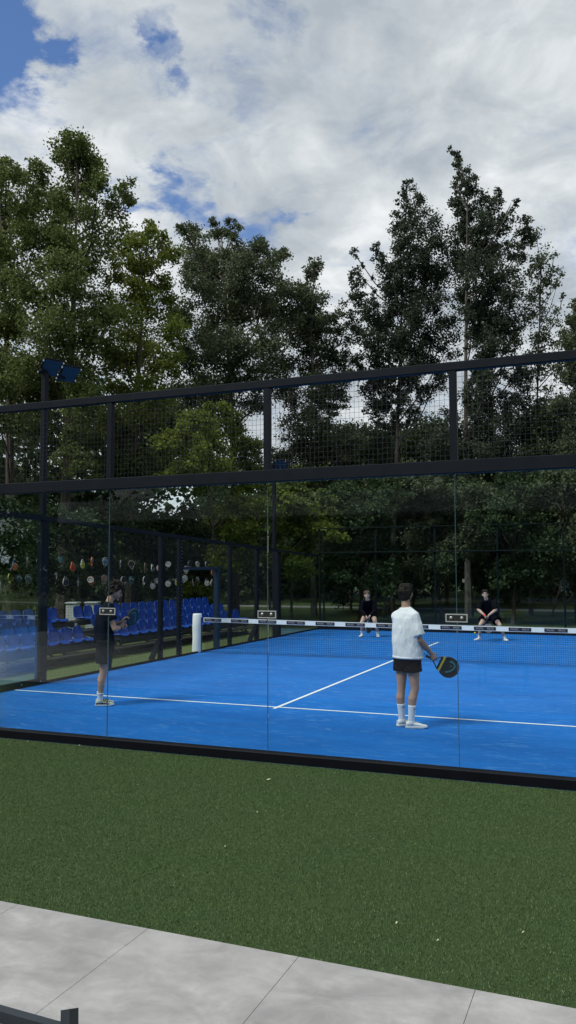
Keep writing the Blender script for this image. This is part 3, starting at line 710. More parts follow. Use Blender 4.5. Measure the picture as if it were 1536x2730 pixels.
# ---------------------------------------------------------------- trees
TREES = {
    'left_tall': ((-8.45, 15.91), 0.42, [(-8.9,16.4,17.9,0.67),(-8.9,17.2,17.7,0.68),(-9.6,16.9,17.8,0.54),(-9.1,18.3,18.0,0.47),(-9.0,17.0,16.9,0.83),(-9.8,17.6,16.2,0.94),(-6.3,14.4,14.9,0.47),(-6.9,16.8,15.9,0.46),(-8.7,18.6,16.4,0.55),(-9.1,16.4,18.2,0.33),(-8.0,18.8,16.5,0.31),(-7.4,14.2,12.0,0.88),(-7.8,16.2,13.2,0.72),(-7.4,15.1,13.8,0.84),(-9.2,15.6,14.1,0.88),(-8.5,16.4,11.7,0.89),(-7.5,13.4,10.1,0.87),(-6.9,15.2,10.4,0.76),(-7.8,14.9,9.6,0.84),(-8.9,18.3,10.3,0.78),(-9.6,16.8,9.1,0.99),(-6.9,14.9,8.1,0.69),(-10.0,16.6,8.5,0.77),(-8.2,13.7,11.5,0.89),(-9.1,16.2,13.7,0.74),(-7.0,14.5,7.3,0.61)]),
    'left_edge': ((-10.92, 15.84), 0.4, [(-9.5,13.6,15.7,0.56),(-12.9,16.6,17.5,0.81),(-9.5,15.1,16.3,0.55),(-9.8,14.8,15.3,0.8),(-13.1,17.3,16.3,0.99),(-11.3,18.0,16.6,0.81),(-10.1,15.1,13.7,0.96),(-13.1,17.1,14.0,0.99),(-11.0,16.0,11.4,0.92),(-12.1,16.0,11.0,0.94),(-9.5,15.0,9.5,0.95),(-12.7,17.3,9.9,0.98),(-11.3,16.8,8.8,0.95),(-13.4,16.8,15.8,0.99),(-13.4,16.4,12.8,1.14),(-10.3,15.0,12.1,0.81),(-10.9,14.9,16.7,0.37),(-9.3,15.0,13.8,0.58),(-10.3,13.9,8.2,0.86),(-9.6,14.0,7.2,0.78),(-9.7,15.6,7.2,0.67)]),
    'left_spread': ((-7.72, 18.85), 0.34, [(-8.5,18.9,15.1,0.63),(-6.3,16.9,14.1,0.58),(-7.5,20.0,15.1,0.61),(-6.3,18.8,14.2,0.53),(-7.3,18.0,13.7,0.68),(-9.2,19.7,14.3,0.65),(-7.1,19.1,13.6,0.7),(-7.2,18.1,12.5,0.76),(-8.4,18.3,12.4,0.77),(-7.4,20.2,12.9,0.72),(-6.9,16.9,10.9,0.8),(-8.5,21.1,12.1,0.83),(-5.3,17.6,10.8,0.65),(-9.1,19.4,10.7,0.89),(-8.4,20.4,10.7,0.9),(-5.4,17.5,9.7,0.72),(-8.0,20.3,16.1,0.29),(-6.5,18.9,15.0,0.27),(-8.1,19.0,9.3,0.79),(-5.7,17.4,8.5,0.72),(-6.2,17.2,7.7,0.65),(-7.4,17.2,7.6,0.67)]),
    'mid': ((-6.09, 24.36), 0.4, [(-9.2,25.8,18.2,0.56),(-7.2,21.7,16.5,0.27),(-8.2,25.0,17.1,0.64),(-7.9,26.3,18.2,0.52),(-8.0,26.3,18.8,0.26),(-5.7,23.5,16.7,0.41),(-5.8,23.5,17.2,0.24),(-6.4,24.4,16.2,0.79),(-7.9,25.3,16.4,0.82),(-4.3,22.6,15.3,0.65),(-5.6,26.2,17.3,0.29),(-5.1,26.8,16.7,0.55),(-5.0,27.2,17.2,0.26),(-4.4,22.1,14.3,0.81),(-7.7,26.5,15.6,1.03),(-3.6,22.8,13.9,0.73),(-7.0,22.8,14.2,0.77),(-8.2,24.0,15.6,0.53),(-6.3,27.0,14.6,1.03),(-5.8,23.4,13.0,0.94),(-8.3,26.1,13.6,0.94),(-8.2,23.6,13.3,0.7),(-4.0,24.1,13.1,0.85),(-3.2,24.4,13.8,0.76),(-4.1,23.1,11.6,0.91),(-4.9,22.1,11.1,0.89),(-6.1,22.0,10.9,0.91),(-4.0,26.5,13.1,0.9),(-5.4,27.9,11.7,0.95),(-4.7,22.8,10.1,0.82),(-6.7,21.0,10.9,0.73),(-8.0,26.7,11.0,0.94),(-7.8,23.7,10.2,0.88),(-5.0,24.2,9.4,0.69),(-5.2,23.0,13.8,0.67),(-7.1,24.5,12.3,0.71),(-8.8,25.1,9.5,0.74),(-6.4,23.9,9.1,0.78)]),
    'mid_small': ((-3.15, 26.69), 0.24, [(-3.1,26.3,15.7,0.43),(-2.4,24.9,15.5,0.24),(-4.2,28.3,15.7,0.6),(-2.4,24.8,13.6,0.59),(-2.9,26.7,13.2,0.75),(-3.8,28.0,12.3,0.84),(-1.7,25.5,13.2,0.34),(-2.5,28.0,12.9,0.59),(-2.7,28.9,12.0,0.66),(-3.8,27.1,13.8,0.55),(-3.9,27.8,10.0,0.71),(-2.4,25.1,10.0,0.65),(-3.9,26.1,8.3,0.8),(-2.4,25.3,8.5,0.62),(-2.6,28.5,10.0,0.52),(-1.3,26.4,7.7,0.67),(-2.4,26.8,7.5,0.8),(-4.4,28.6,7.4,0.86),(-4.9,27.7,10.6,0.64),(-1.9,29.3,7.2,0.72),(-1.8,26.9,10.5,0.61),(-4.6,26.1,6.9,0.72),(-2.6,28.0,6.7,0.74),(-3.3,26.6,6.2,0.9),(-4.3,25.3,5.8,0.88),(-1.8,26.7,5.4,0.89),(-0.3,26.0,5.7,0.69)]),
    'poplar_l': ((-0.1, 28.7), 0.24, [(0.9,28.5,20.0,0.27),(0.6,30.5,20.4,0.35),(1.1,30.5,19.8,0.46),(0.5,29.3,18.8,0.48),(1.4,29.1,18.1,0.66),(2.2,28.7,17.5,0.6),(0.8,27.6,17.1,0.53),(1.3,28.3,16.5,0.76),(2.0,30.1,16.9,0.72),(-0.1,29.9,16.9,0.53),(-0.5,28.1,17.0,0.26),(-0.7,29.5,17.0,0.34),(-0.2,29.6,16.0,0.6),(1.3,29.7,15.7,0.9),(2.4,29.8,15.4,0.71),(0.1,29.6,15.0,0.75),(1.5,28.6,13.8,0.88),(2.3,29.9,13.9,0.68),(-1.4,27.6,16.7,0.22),(-1.5,28.2,16.1,0.29),(-1.9,29.1,15.7,0.38),(-1.9,28.8,14.8,0.49),(-0.9,27.8,14.0,0.51),(-0.8,30.0,14.1,0.65),(0.4,29.3,13.0,0.82),(-1.6,28.6,13.4,0.41),(-0.5,27.0,12.1,0.6),(1.7,29.3,12.4,0.78),(0.1,27.9,11.5,0.76),(2.5,29.9,12.5,0.6),(-1.6,28.1,11.9,0.48),(-1.3,29.4,11.2,0.68),(0.9,29.4,11.4,0.75),(1.9,30.1,11.1,0.64),(-1.7,27.7,13.7,0.36),(-0.6,29.1,10.1,0.56),(-0.2,29.5,9.0,0.45),(-1.1,29.5,9.7,0.42),(0.6,28.4,9.9,0.51),(-0.6,29.7,7.9,0.49),(1.2,30.2,10.2,0.42),(0.2,29.4,6.4,0.75),(-0.5,30.2,5.3,0.96),(1.3,30.5,5.7,0.96)]),
    'poplar_tall': ((3.5, 28.46), 0.28, [(3.0,28.4,21.2,0.16),(3.2,28.5,20.9,0.2),(3.5,27.3,19.9,0.21),(3.3,29.6,20.7,0.33),(2.9,29.9,20.3,0.3),(3.8,28.4,19.3,0.43),(3.1,29.1,19.0,0.44),(3.9,29.3,18.9,0.51),(3.4,29.2,18.0,0.62),(4.5,27.5,17.2,0.56),(4.9,29.6,19.3,0.22),(4.9,29.0,18.4,0.36),(4.9,29.2,17.8,0.47),(5.7,28.5,18.2,0.23),(5.4,29.2,17.9,0.36),(3.6,29.4,16.9,0.81),(4.7,29.1,16.7,0.69),(3.1,29.1,16.4,0.51),(4.3,27.0,14.7,0.79),(5.2,27.5,14.8,0.66),(6.0,28.6,17.2,0.39),(6.2,29.3,16.9,0.44),(5.9,27.8,15.6,0.44),(3.4,29.1,14.6,0.55),(4.5,29.1,14.3,0.8),(5.7,27.2,13.5,0.62),(4.4,28.5,13.0,0.72),(5.4,27.8,12.7,0.7),(3.9,27.0,12.8,0.28),(4.8,27.4,11.6,0.62),(5.8,28.1,12.4,0.44),(4.3,27.5,11.2,0.45),(5.6,27.7,11.3,0.52),(4.7,27.0,10.2,0.6),(3.8,28.4,9.6,0.57),(4.7,28.2,9.2,0.75),(5.4,29.1,9.6,0.65),(3.9,28.8,8.3,0.72),(5.0,27.8,7.7,0.81),(5.6,30.1,8.4,0.67),(2.7,26.6,7.5,0.62),(1.9,27.8,7.2,0.53),(2.9,27.6,8.5,0.46),(5.7,28.5,10.6,0.46),(3.8,27.2,6.8,0.69),(4.6,29.8,6.6,0.93),(5.9,28.4,6.0,0.89),(3.5,26.9,5.1,0.86)]),
    'thin': ((5.95, 29.79), 0.16, [(6.5,30.1,17.3,0.37),(6.9,28.9,15.9,0.4),(7.2,30.0,15.5,0.37),(6.5,29.5,15.8,0.4),(6.7,30.1,14.9,0.52),(7.3,31.0,15.1,0.27),(6.2,30.6,14.0,0.56),(7.1,29.7,13.2,0.44),(6.6,30.6,12.6,0.6),(7.4,30.3,12.1,0.37),(6.4,29.5,11.1,0.62),(7.3,29.0,10.5,0.47),(5.9,30.0,10.5,0.59),(6.5,30.0,9.5,0.63),(6.9,31.0,8.4,0.65),(6.1,30.9,8.8,0.57),(7.3,30.2,16.3,0.19),(7.6,29.6,15.1,0.16),(7.6,30.9,14.6,0.19),(6.4,28.6,6.9,0.71),(7.2,29.0,6.3,0.83)]),
    'edge': ((7.95, 27.93), 0.2, [(8.2,28.2,12.8,0.46),(8.0,28.3,11.8,0.53),(8.5,26.8,10.9,0.76),(7.8,28.3,10.5,0.53),(8.4,29.2,9.8,0.81),(7.7,27.5,8.8,0.59),(8.4,27.7,7.8,0.78),(8.0,27.1,6.9,0.68),(9.0,27.3,10.3,0.86),(9.2,29.5,8.7,1.09),(8.1,27.6,6.0,0.8),(9.1,29.4,6.8,1.09),(8.3,29.3,13.7,0.25)]),
    'bush_yellow': ((-3.7, 17.99), 0.12, [(-3.8,18.2,7.8,0.43),(-3.4,16.2,6.9,0.56),(-4.3,20.6,7.7,0.65),(-3.7,20.6,7.0,0.58),(-3.6,15.5,6.4,0.55),(-3.5,17.5,6.4,0.7),(-4.3,21.3,6.5,0.71),(-3.7,14.6,6.0,0.41),(-3.4,15.7,5.6,0.66),(-3.7,21.3,6.2,0.5),(-3.2,16.7,5.3,0.68),(-3.9,19.9,5.4,0.68),(-3.6,15.3,5.2,0.59)]),
    'bush_left': ((-8.2, 19.04), 0.12, [(-7.9,19.0,7.5,0.55),(-8.7,19.4,7.2,0.61),(-8.8,21.9,7.2,0.68),(-7.5,18.9,6.1,0.7),(-8.3,18.8,5.8,0.71),(-7.9,21.1,6.0,0.66),(-9.0,18.2,6.7,0.63),(-8.7,18.4,5.6,0.7),(-7.8,15.6,6.7,0.48),(-7.8,15.2,5.7,0.64)]),
    'bush_mid': ((-1.89, 19.13), 0.12, [(-2.7,17.5,4.3,0.55),(-3.2,20.3,4.2,0.63),(-1.5,18.6,4.3,0.63),(-1.1,19.8,4.2,0.61),(-0.4,19.6,3.6,0.5),(-1.7,19.7,3.5,0.65),(-2.5,19.2,3.2,0.61),(-1.0,20.3,2.9,0.59),(-2.5,17.5,3.3,0.58),(-3.9,19.1,3.8,0.56),(0.3,19.3,3.3,0.45),(-1.9,19.2,2.5,0.6),(-2.6,18.2,2.5,0.56),(-0.7,18.9,2.1,0.56),(-3.6,18.4,2.6,0.57)]),
    'shrub_row': ((-6.8, 15.01), 0.1, [(-6.8,10.9,3.9,0.41),(-6.6,11.4,3.7,0.37),(-7.1,12.7,3.8,0.34),(-6.9,10.4,3.7,0.48),(-6.2,10.6,3.1,0.52),(-6.5,12.0,3.0,0.47),(-6.7,10.6,2.4,0.58),(-7.3,12.6,2.3,0.6),(-7.3,13.9,3.6,0.46),(-6.9,14.4,3.4,0.6),(-6.3,14.7,3.1,0.56),(-7.1,14.4,2.6,0.65),(-6.7,15.6,2.2,0.64),(-6.9,17.0,3.9,0.61),(-7.0,17.8,3.0,0.69),(-6.9,19.6,3.8,0.66),(-6.8,19.6,2.7,0.72),(-7.2,22.6,3.8,0.78),(-6.7,22.0,2.4,0.76),(-6.7,17.0,1.9,0.61),(-7.2,13.7,1.8,0.67),(-6.5,19.4,1.6,0.62),(-6.6,22.9,1.6,0.68),(-7.2,11.8,1.6,0.63),(-6.3,14.3,1.4,0.59)]),
    'bush_far': ((-2.45, 30.1), 0.12, [(-2.8,31.0,3.9,0.8),(-2.0,30.8,3.1,0.87),(-3.0,29.7,2.7,0.85),(-2.0,29.6,1.9,0.84),(-1.5,31.2,4.0,0.71),(-3.3,31.0,1.1,0.8),(-3.2,27.8,1.5,0.74),(-1.4,30.4,1.9,0.58)]),
    'bush_low': ((-5.2, 19.44), 0.06, [(-5.2,19.3,1.1,0.36),(-5.2,18.7,1.4,0.3),(-5.1,19.9,1.2,0.34),(-5.0,19.3,0.8,0.36),(-5.2,20.7,0.8,0.25),(-5.3,19.2,1.0,0.27)]),
    'under_a': ((0.33, 22.07), 0.12, [(-0.7,22.4,4.4,0.63),(1.1,23.5,2.8,0.39),(1.5,21.1,1.7,0.64),(1.1,22.7,5.1,0.63),(0.1,21.4,2.9,0.65),(1.5,21.4,4.6,0.44),(1.9,21.9,4.6,0.54),(0.3,22.5,4.6,0.56),(-0.4,21.3,4.8,0.47),(-0.3,21.4,5.0,0.54),(1.6,21.1,2.0,0.39),(0.1,23.2,4.1,0.57),(0.4,22.7,1.8,0.49),(-0.9,22.8,2.7,0.43),(1.0,22.0,3.4,0.64),(0.4,23.4,3.0,0.47),(0.8,22.3,4.3,0.6),(0.6,22.5,4.7,0.44),(0.2,22.3,2.6,0.43),(1.0,23.2,2.9,0.4),(1.2,21.9,4.8,0.4),(1.3,20.8,4.2,0.61),(1.1,20.5,3.9,0.58),(-0.2,20.8,2.6,0.37),(0.2,20.3,1.8,0.55),(-0.5,23.3,4.9,0.69)]),
    'under_b': ((3.08, 24.32), 0.14, [(3.2,23.3,2.7,0.37),(3.4,22.6,2.2,0.55),(2.9,24.4,3.9,0.42),(2.2,24.1,5.2,0.5),(2.7,24.5,2.2,0.44),(2.5,23.7,4.7,0.43),(2.4,24.6,4.9,0.55),(1.6,24.8,2.1,0.52),(4.0,26.0,3.1,0.63),(3.1,23.6,2.0,0.41),(3.6,24.2,4.6,0.6),(3.5,25.6,5.3,0.46),(2.1,23.1,4.8,0.4),(3.1,22.9,1.9,0.48),(2.7,23.6,3.9,0.47),(4.0,23.0,2.9,0.42),(2.2,25.1,3.1,0.71),(3.3,25.5,4.1,0.72),(1.9,23.4,5.6,0.62),(3.2,23.0,5.5,0.54),(4.7,23.1,3.6,0.47),(2.2,23.2,5.5,0.65),(3.4,22.8,2.0,0.38),(2.5,23.9,5.6,0.51),(1.8,24.3,4.8,0.52),(2.8,23.3,5.5,0.39),(4.7,23.0,4.9,0.52),(2.7,25.0,3.7,0.42),(3.0,22.6,5.2,0.53),(4.4,23.5,3.3,0.64)]),
    'under_c': ((5.89, 23.75), 0.14, [(5.5,22.5,4.0,0.39),(5.9,22.3,4.2,0.58),(5.9,24.5,2.0,0.59),(6.4,25.3,3.3,0.53),(6.8,22.8,2.9,0.65),(6.4,24.9,2.8,0.47),(6.8,23.2,3.9,0.41),(4.7,24.3,4.9,0.46),(6.3,25.1,4.5,0.41),(6.6,24.3,3.3,0.39),(4.6,24.7,5.1,0.5),(6.8,23.4,1.8,0.56),(5.5,21.9,3.7,0.46),(5.5,23.8,5.5,0.56),(6.7,24.2,2.7,0.41),(6.2,22.6,4.7,0.57),(5.8,23.3,1.8,0.61),(5.0,23.0,4.2,0.64),(6.0,22.1,3.7,0.48),(6.6,23.2,1.9,0.53),(7.2,23.5,3.1,0.4),(6.7,23.8,3.8,0.39),(7.1,24.6,5.4,0.56),(5.9,23.4,2.1,0.49),(5.0,25.4,4.6,0.46),(6.0,24.9,4.2,0.63),(5.1,25.2,4.2,0.47),(7.1,24.6,2.2,0.65),(6.2,24.4,4.0,0.43),(6.8,24.0,3.6,0.39)]),
    'under_d': ((7.93, 25.43), 0.14, [(8.8,26.7,4.4,0.61),(8.5,26.0,3.6,0.49),(7.1,26.9,5.7,0.53),(8.3,24.5,2.6,0.6),(7.6,26.1,1.9,0.49),(8.6,26.7,5.7,0.66),(8.5,25.4,1.8,0.68),(8.6,24.0,2.3,0.6),(8.4,24.3,4.9,0.54),(9.1,24.2,4.7,0.68),(8.3,24.0,4.1,0.37),(8.0,24.2,5.0,0.58),(9.0,25.9,2.0,0.6),(8.0,24.0,5.3,0.59),(8.2,26.4,2.8,0.53),(9.0,26.3,5.0,0.5),(7.5,26.5,3.3,0.71),(7.3,26.5,3.2,0.66),(7.5,26.2,5.7,0.59),(8.8,27.0,2.1,0.66),(7.8,27.1,4.2,0.59),(9.1,25.9,4.6,0.49),(8.2,27.1,1.7,0.47),(7.2,24.0,5.3,0.55),(8.4,24.0,5.0,0.43),(8.4,23.9,3.0,0.59),(8.7,24.4,5.5,0.53),(8.8,25.0,1.8,0.49)]),
    'under_e': ((-1.59, 20.33), 0.12, [(-1.3,20.6,4.5,0.49),(-2.0,19.8,4.9,0.45),(-1.9,21.6,5.6,0.48),(-1.0,19.2,4.4,0.43),(-0.0,20.5,4.0,0.36),(-0.9,21.6,4.5,0.42),(-1.4,18.8,4.7,0.4),(-0.9,21.4,4.2,0.43),(-1.5,19.9,4.8,0.47),(-0.0,19.4,4.6,0.39),(-1.3,19.7,4.2,0.44),(-2.1,20.0,4.9,0.4),(-0.7,20.3,5.5,0.4),(-2.1,20.2,4.9,0.53)]),
    'low_a': ((-0.0, 26.66), 0.08, [(-1.4,27.0,2.0,0.53),(0.0,26.5,1.8,0.33),(-0.8,27.6,1.3,0.47),(-0.1,27.9,2.2,0.41),(1.2,26.3,1.8,0.43),(1.4,26.8,1.6,0.45),(-1.1,25.8,2.2,0.47),(-0.1,26.6,1.4,0.49),(1.5,26.5,1.9,0.52),(0.8,27.3,1.4,0.35)]),
    'low_b': ((6.78, 28.86), 0.08, [(5.7,28.9,2.4,0.44),(5.6,28.2,2.1,0.54),(8.3,29.1,2.3,0.33),(8.1,29.5,1.4,0.48),(5.9,27.9,2.3,0.54),(8.5,28.9,2.5,0.37),(6.8,29.4,2.2,0.52),(6.7,27.7,1.6,0.35),(7.0,29.5,1.4,0.51),(5.7,28.6,2.4,0.48),(6.6,28.9,2.1,0.44),(7.3,29.2,1.4,0.39)]),
}
gen = np.random.default_rng(21)
def leaves(clumps, size, dens, zs=.85, sub=.24, nsub=12, up=.35, grow=1.22):
    P = []; 
    for (x, y, z, r) in clumps:
        r *= grow
        ns = max(5, int(nsub*r**.9)+2)
        d = gen.normal(size=(ns, 3)); d /= np.linalg.norm(d, axis=1)[:, None]
        sc = d*(gen.random(ns)**.42)[:, None]*r*.92*np.array([1, 1, zs]) + np.array([x, y, z])
        n = int(7.0*dens*r*r/(size*size))
        k = gen.integers(0, ns, n); P.append(sc[k] + gen.normal(size=(n, 3))*r*sub*np.array([1, 1, zs*.8]))
    P = np.concatenate(P); n = len(P)
    nrm = gen.normal(size=(n, 3)); nrm[:, 2] += up*1.5; nrm /= np.linalg.norm(nrm, axis=1)[:, None]
    t = np.cross(nrm, gen.normal(size=(n, 3))); t /= np.linalg.norm(t, axis=1)[:, None]; b_ = np.cross(nrm, t)
    L = size*(.65 + .7*gen.random(n))[:, None]; Wd = L*(.62 + .25*gen.random(n))[:, None]
    fold = nrm*L*.16
    V = np.stack([P - t*L*.5, P + b_*Wd*.5 + fold, P + t*L*.5, P - b_*Wd*.5 + fold], 1)
    return V.reshape(-1, 3)
def limbs(base, w, clumps, upright=False, twig=2):
    b = MB(); cs = [Vector(c[:3]) for c in clumps]
    top = max(cs, key=lambda c: c.z); cen = sum(cs, Vector())/len(cs)
    H = top.z; bx = Vector((base[0], base[1], 0)); pts = []; rad = []
    for i in range(9):
        t = i/8
        tgt = bx.lerp(Vector((top.x*.5+cen.x*.5, top.y*.5+cen.y*.5, 0)), t**1.6)
        pts.append(Vector((tgt.x + .12*math.sin(3*t+base[0]), tgt.y + .1*math.cos(4*t+base[1]), -.15 + (H*.93+.15)*t)))
        rad.append(max(w*(1-t)**.8*(1.35 if i == 0 else 1), .03))
    b.tube(pts, rad, 8)
    for (x, y, z, r) in clumps:
        c = Vector((x, y, z)); hd = math.hypot(c.x-bx.x, c.y-bx.y)
        zi = max(H*.26 if upright else H*.14, z - (1.15 if upright else .75)*hd - .6*r); t = min(max((zi+.15)/(H*.93+.15), .05), .96)
        k = min(int(t*8), 7); s0 = pts[k].lerp(pts[k+1], t*8-k)
        mid = s0.lerp(c, .5) + Vector((rng.uniform(-.2, .2), rng.uniform(-.2, .2), -.12*hd))
        r0 = max(.016, min(w*.3, .012 + .010*(c-s0).length))
        b.tube([s0, s0.lerp(mid, .55), mid, mid.lerp(c, .6), c], [r0, r0*.85, r0*.7, r0*.5, r0*.3], 5)
        for _ in range(twig):
            e = c + Vector((rng.gauss(0, .6), rng.gauss(0, .6), rng.uniform(-.1, .95)))*r
            q = mid.lerp(c, rng.uniform(.4, 1)); b.tube([q, q.lerp(e, .55)+Vector((0, 0, .05)), e], [r0*.35, r0*.22, .006], 4)
    return b
def tree(key, name, cat, label, leaf, bark, size, dens, group=None, upright=False, **kw):
    base, w, cl = TREES[key] if isinstance(key, str) else key
    w *= .55
    r = thing(name, label, cat, (base[0], base[1], 0), 0, group)
    lc = list(cl)
    if upright:                                   # foliage all along the rising limbs
        for (x, y, z, r_) in cl:
            hd = math.hypot(x-base[0], y-base[1])
            for q in (.45, .75):
                lc.append((base[0]+(x-base[0])*q, base[1]+(y-base[1])*q, z-1.1*hd*(1-q)-.3*r_, r_*.55))
    V = leaves(lc, size, dens, **kw) - np.array([base[0], base[1], 0])
    link('crown', fast_mesh('crown', V), leaf, r)
    part(limbs(base, w, cl, upright), 'trunk' if w > .14 or upright else 'stem', bark, r)
    return r
TG = 'trees standing beyond the court'
tree('left_tall', 'tree', 'tree', 'tallest broad tree at left, yellow green crown behind the floodlight', 'leaf_mid', 'bark', 0.108, 3.1, TG, sub=0.21)
tree('left_edge', 'tree', 'tree', 'yellow green tree cut by the left edge of the photo', 'leaf_mid', 'bark', 0.108, 3.2, TG, sub=0.21)
tree('left_spread', 'tree', 'tree', 'spreading yellowish tree right of the tallest left tree', 'leaf_yellow', 'bark', 0.108, 3, TG, sub=0.21)
tree('mid', 'tree', 'tree', 'large rounded grey green tree in the middle', 'leaf_grey', 'bark', 0.105, 3.7, TG, sub=0.22)
tree('mid_small', 'tree', 'tree', 'slender grey green tree just right of the big rounded tree', 'leaf_grey', 'bark_pale', 0.105, 3.3, TG, True, sub=0.22)
tree('poplar_l', 'poplar_tree', 'tree', 'dark ragged poplar left of the tallest poplar', 'leaf_dark', 'bark_pale', 0.105, 2.9, TG, True, zs=1.15, sub=0.21)
tree('poplar_tall', 'poplar_tree', 'tree', 'tallest dark pointed poplar at right', 'leaf_dark', 'bark_pale', 0.105, 3.1, TG, True, zs=1.15, sub=0.21)
tree('thin', 'poplar_tree', 'tree', 'thin see through young poplar right of the tallest poplar', 'leaf_grey', 'bark_pale', 0.11, 1.4, TG, True, sub=0.27)
tree('edge', 'tree', 'tree', 'leafy tree at the right edge of the photo', 'leaf_grey', 'bark_pale', 0.11, 3.2, TG, True, sub=0.23)
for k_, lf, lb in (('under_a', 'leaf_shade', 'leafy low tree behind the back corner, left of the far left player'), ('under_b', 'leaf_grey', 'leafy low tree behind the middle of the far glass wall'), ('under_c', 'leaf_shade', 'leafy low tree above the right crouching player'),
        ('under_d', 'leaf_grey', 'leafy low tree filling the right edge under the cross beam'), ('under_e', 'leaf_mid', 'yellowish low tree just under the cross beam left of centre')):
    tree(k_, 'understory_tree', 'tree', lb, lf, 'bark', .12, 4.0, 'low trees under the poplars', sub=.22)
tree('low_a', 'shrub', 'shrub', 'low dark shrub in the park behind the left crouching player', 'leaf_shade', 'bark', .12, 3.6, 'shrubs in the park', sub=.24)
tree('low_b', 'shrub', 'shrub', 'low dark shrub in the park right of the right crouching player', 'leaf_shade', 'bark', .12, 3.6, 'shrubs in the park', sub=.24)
BG = 'bushes behind the court'
tree('bush_yellow', 'bush', 'bush', 'bright yellow green bush showing through the wire mesh in the middle', 'leaf_bush', 'bark', .10, 4.6, BG, sub=.2)
tree('bush_left', 'bush', 'bush', 'green bush right of the floodlight mast behind the wire mesh', 'leaf_mid', 'bark', .11, 4.0, BG, sub=.2)
tree('bush_mid', 'bush', 'bush', 'light green bush under the cross beam left of the far corner', 'leaf_bush', 'bark', .11, 4.6, BG, sub=.19)
tree('shrub_row', 'hedge', 'hedge', 'long dark green hedge behind the hanging rackets', 'leaf_shade', 'bark', .12, 5.0, BG, sub=.24)
tree('bush_far', 'bush', 'bush', 'dark green bush behind the far corner of the court', 'leaf_shade', 'bark', .12, 4.0, BG, sub=.22)
tree('bush_low', 'bush', 'bush', 'small light green bush seen through the entrance', 'leaf_bush', 'bark', .07, 4.0, BG, sub=.24)
# park trees whose trunks show under the canopy
PARK = [(.3, 35.4, .10, 'slim dark park trunk right of the white shirted player head'), (.3, 39.3, .2, 'thick dark park trunk behind the court centre'), (3.4, 47.6, .14, 'distant dark trunk right of the right crouching player'),
        (6.1, 41.2, .16, 'dark park trunk second from the right edge'), (-2.6, 32.2, .08, 'pale slim trunk left of the left crouching player'), (-4.4, 35.5, .07, 'pale slim trunk farthest left beyond the court'),
        (7.6, 31.2, .09, 'slim dark trunk at the right edge of the photo'), (-1.5, 39.2, .12, 'dark trunk behind the left crouching player'), (2.2, 43.5, .11, 'distant slim trunk behind the right crouching player'),
        (9.5, 37, .13, 'dark park trunk just beyond the right edge of the court')]
for i, (x, y, w, lb) in enumerate(PARK):
    cl_ = [(x+rng.gauss(0, 1.1), y+rng.gauss(0, 1.1), rng.uniform(3.6, 9.0), rng.uniform(.8, 1.35)) for _ in range(15)]
    tree(((x, y), w, cl_), 'park_tree', 'tree', lb, 'leaf_dark' if i % 2 else 'leaf_shade', 'bark_pale' if w < .085 else 'bark', .17, 3.4, 'park trees with trunks seen below the canopy', True, sub=.26)
# the wood behind: reads as one mass
WD = []
for i in range(330):
    a = R(rng.uniform(-58, 14)); D = rng.uniform(50, 78); x, y = 9.6+math.sin(a)*D, -8+math.cos(a)*D
    left = a < R(-27)
    ztop = (15.5 if left else 8.2)*D/60
    z0 = .6 if (left or rng.random() < .25) else 3.4
    WD.append((x, y, rng.uniform(z0, ztop), rng.uniform(1.4, 2.7)))
for i in range(170):
    a = R(rng.uniform(-60, 16)); D = rng.uniform(58, 80); WD.append((9.6+math.sin(a)*D, -8+math.cos(a)*D, rng.uniform(.5, 3.0), rng.uniform(1.6, 2.6)))
for i in range(110):
    a = R(rng.uniform(-60, -31)); D = rng.uniform(33, 40); WD.append((9.6+math.sin(a)*D, -8+math.cos(a)*D, rng.uniform(.6, 8.5), rng.uniform(1.0, 1.7)))
for i in range(200): WD.append((rng.uniform(31, 38), rng.uniform(5, 62), rng.uniform(.6, 10), rng.uniform(1.6, 2.6)))  # unseen clumps added at right to keep sky out of the side glass reflection
for i in range(420): WD.append((rng.uniform(-60, 34), rng.uniform(-34, -25), rng.uniform(.8, 14), rng.uniform(1.6, 2.6)))  # unseen clumps added behind the clubhouse to darken the near glass reflection
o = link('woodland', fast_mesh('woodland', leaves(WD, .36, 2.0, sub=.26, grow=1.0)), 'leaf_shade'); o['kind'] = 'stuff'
o['label'] = 'dark mass of far woodland closing the view behind the park, with clumps added out of view'; o['category'] = 'woodland'

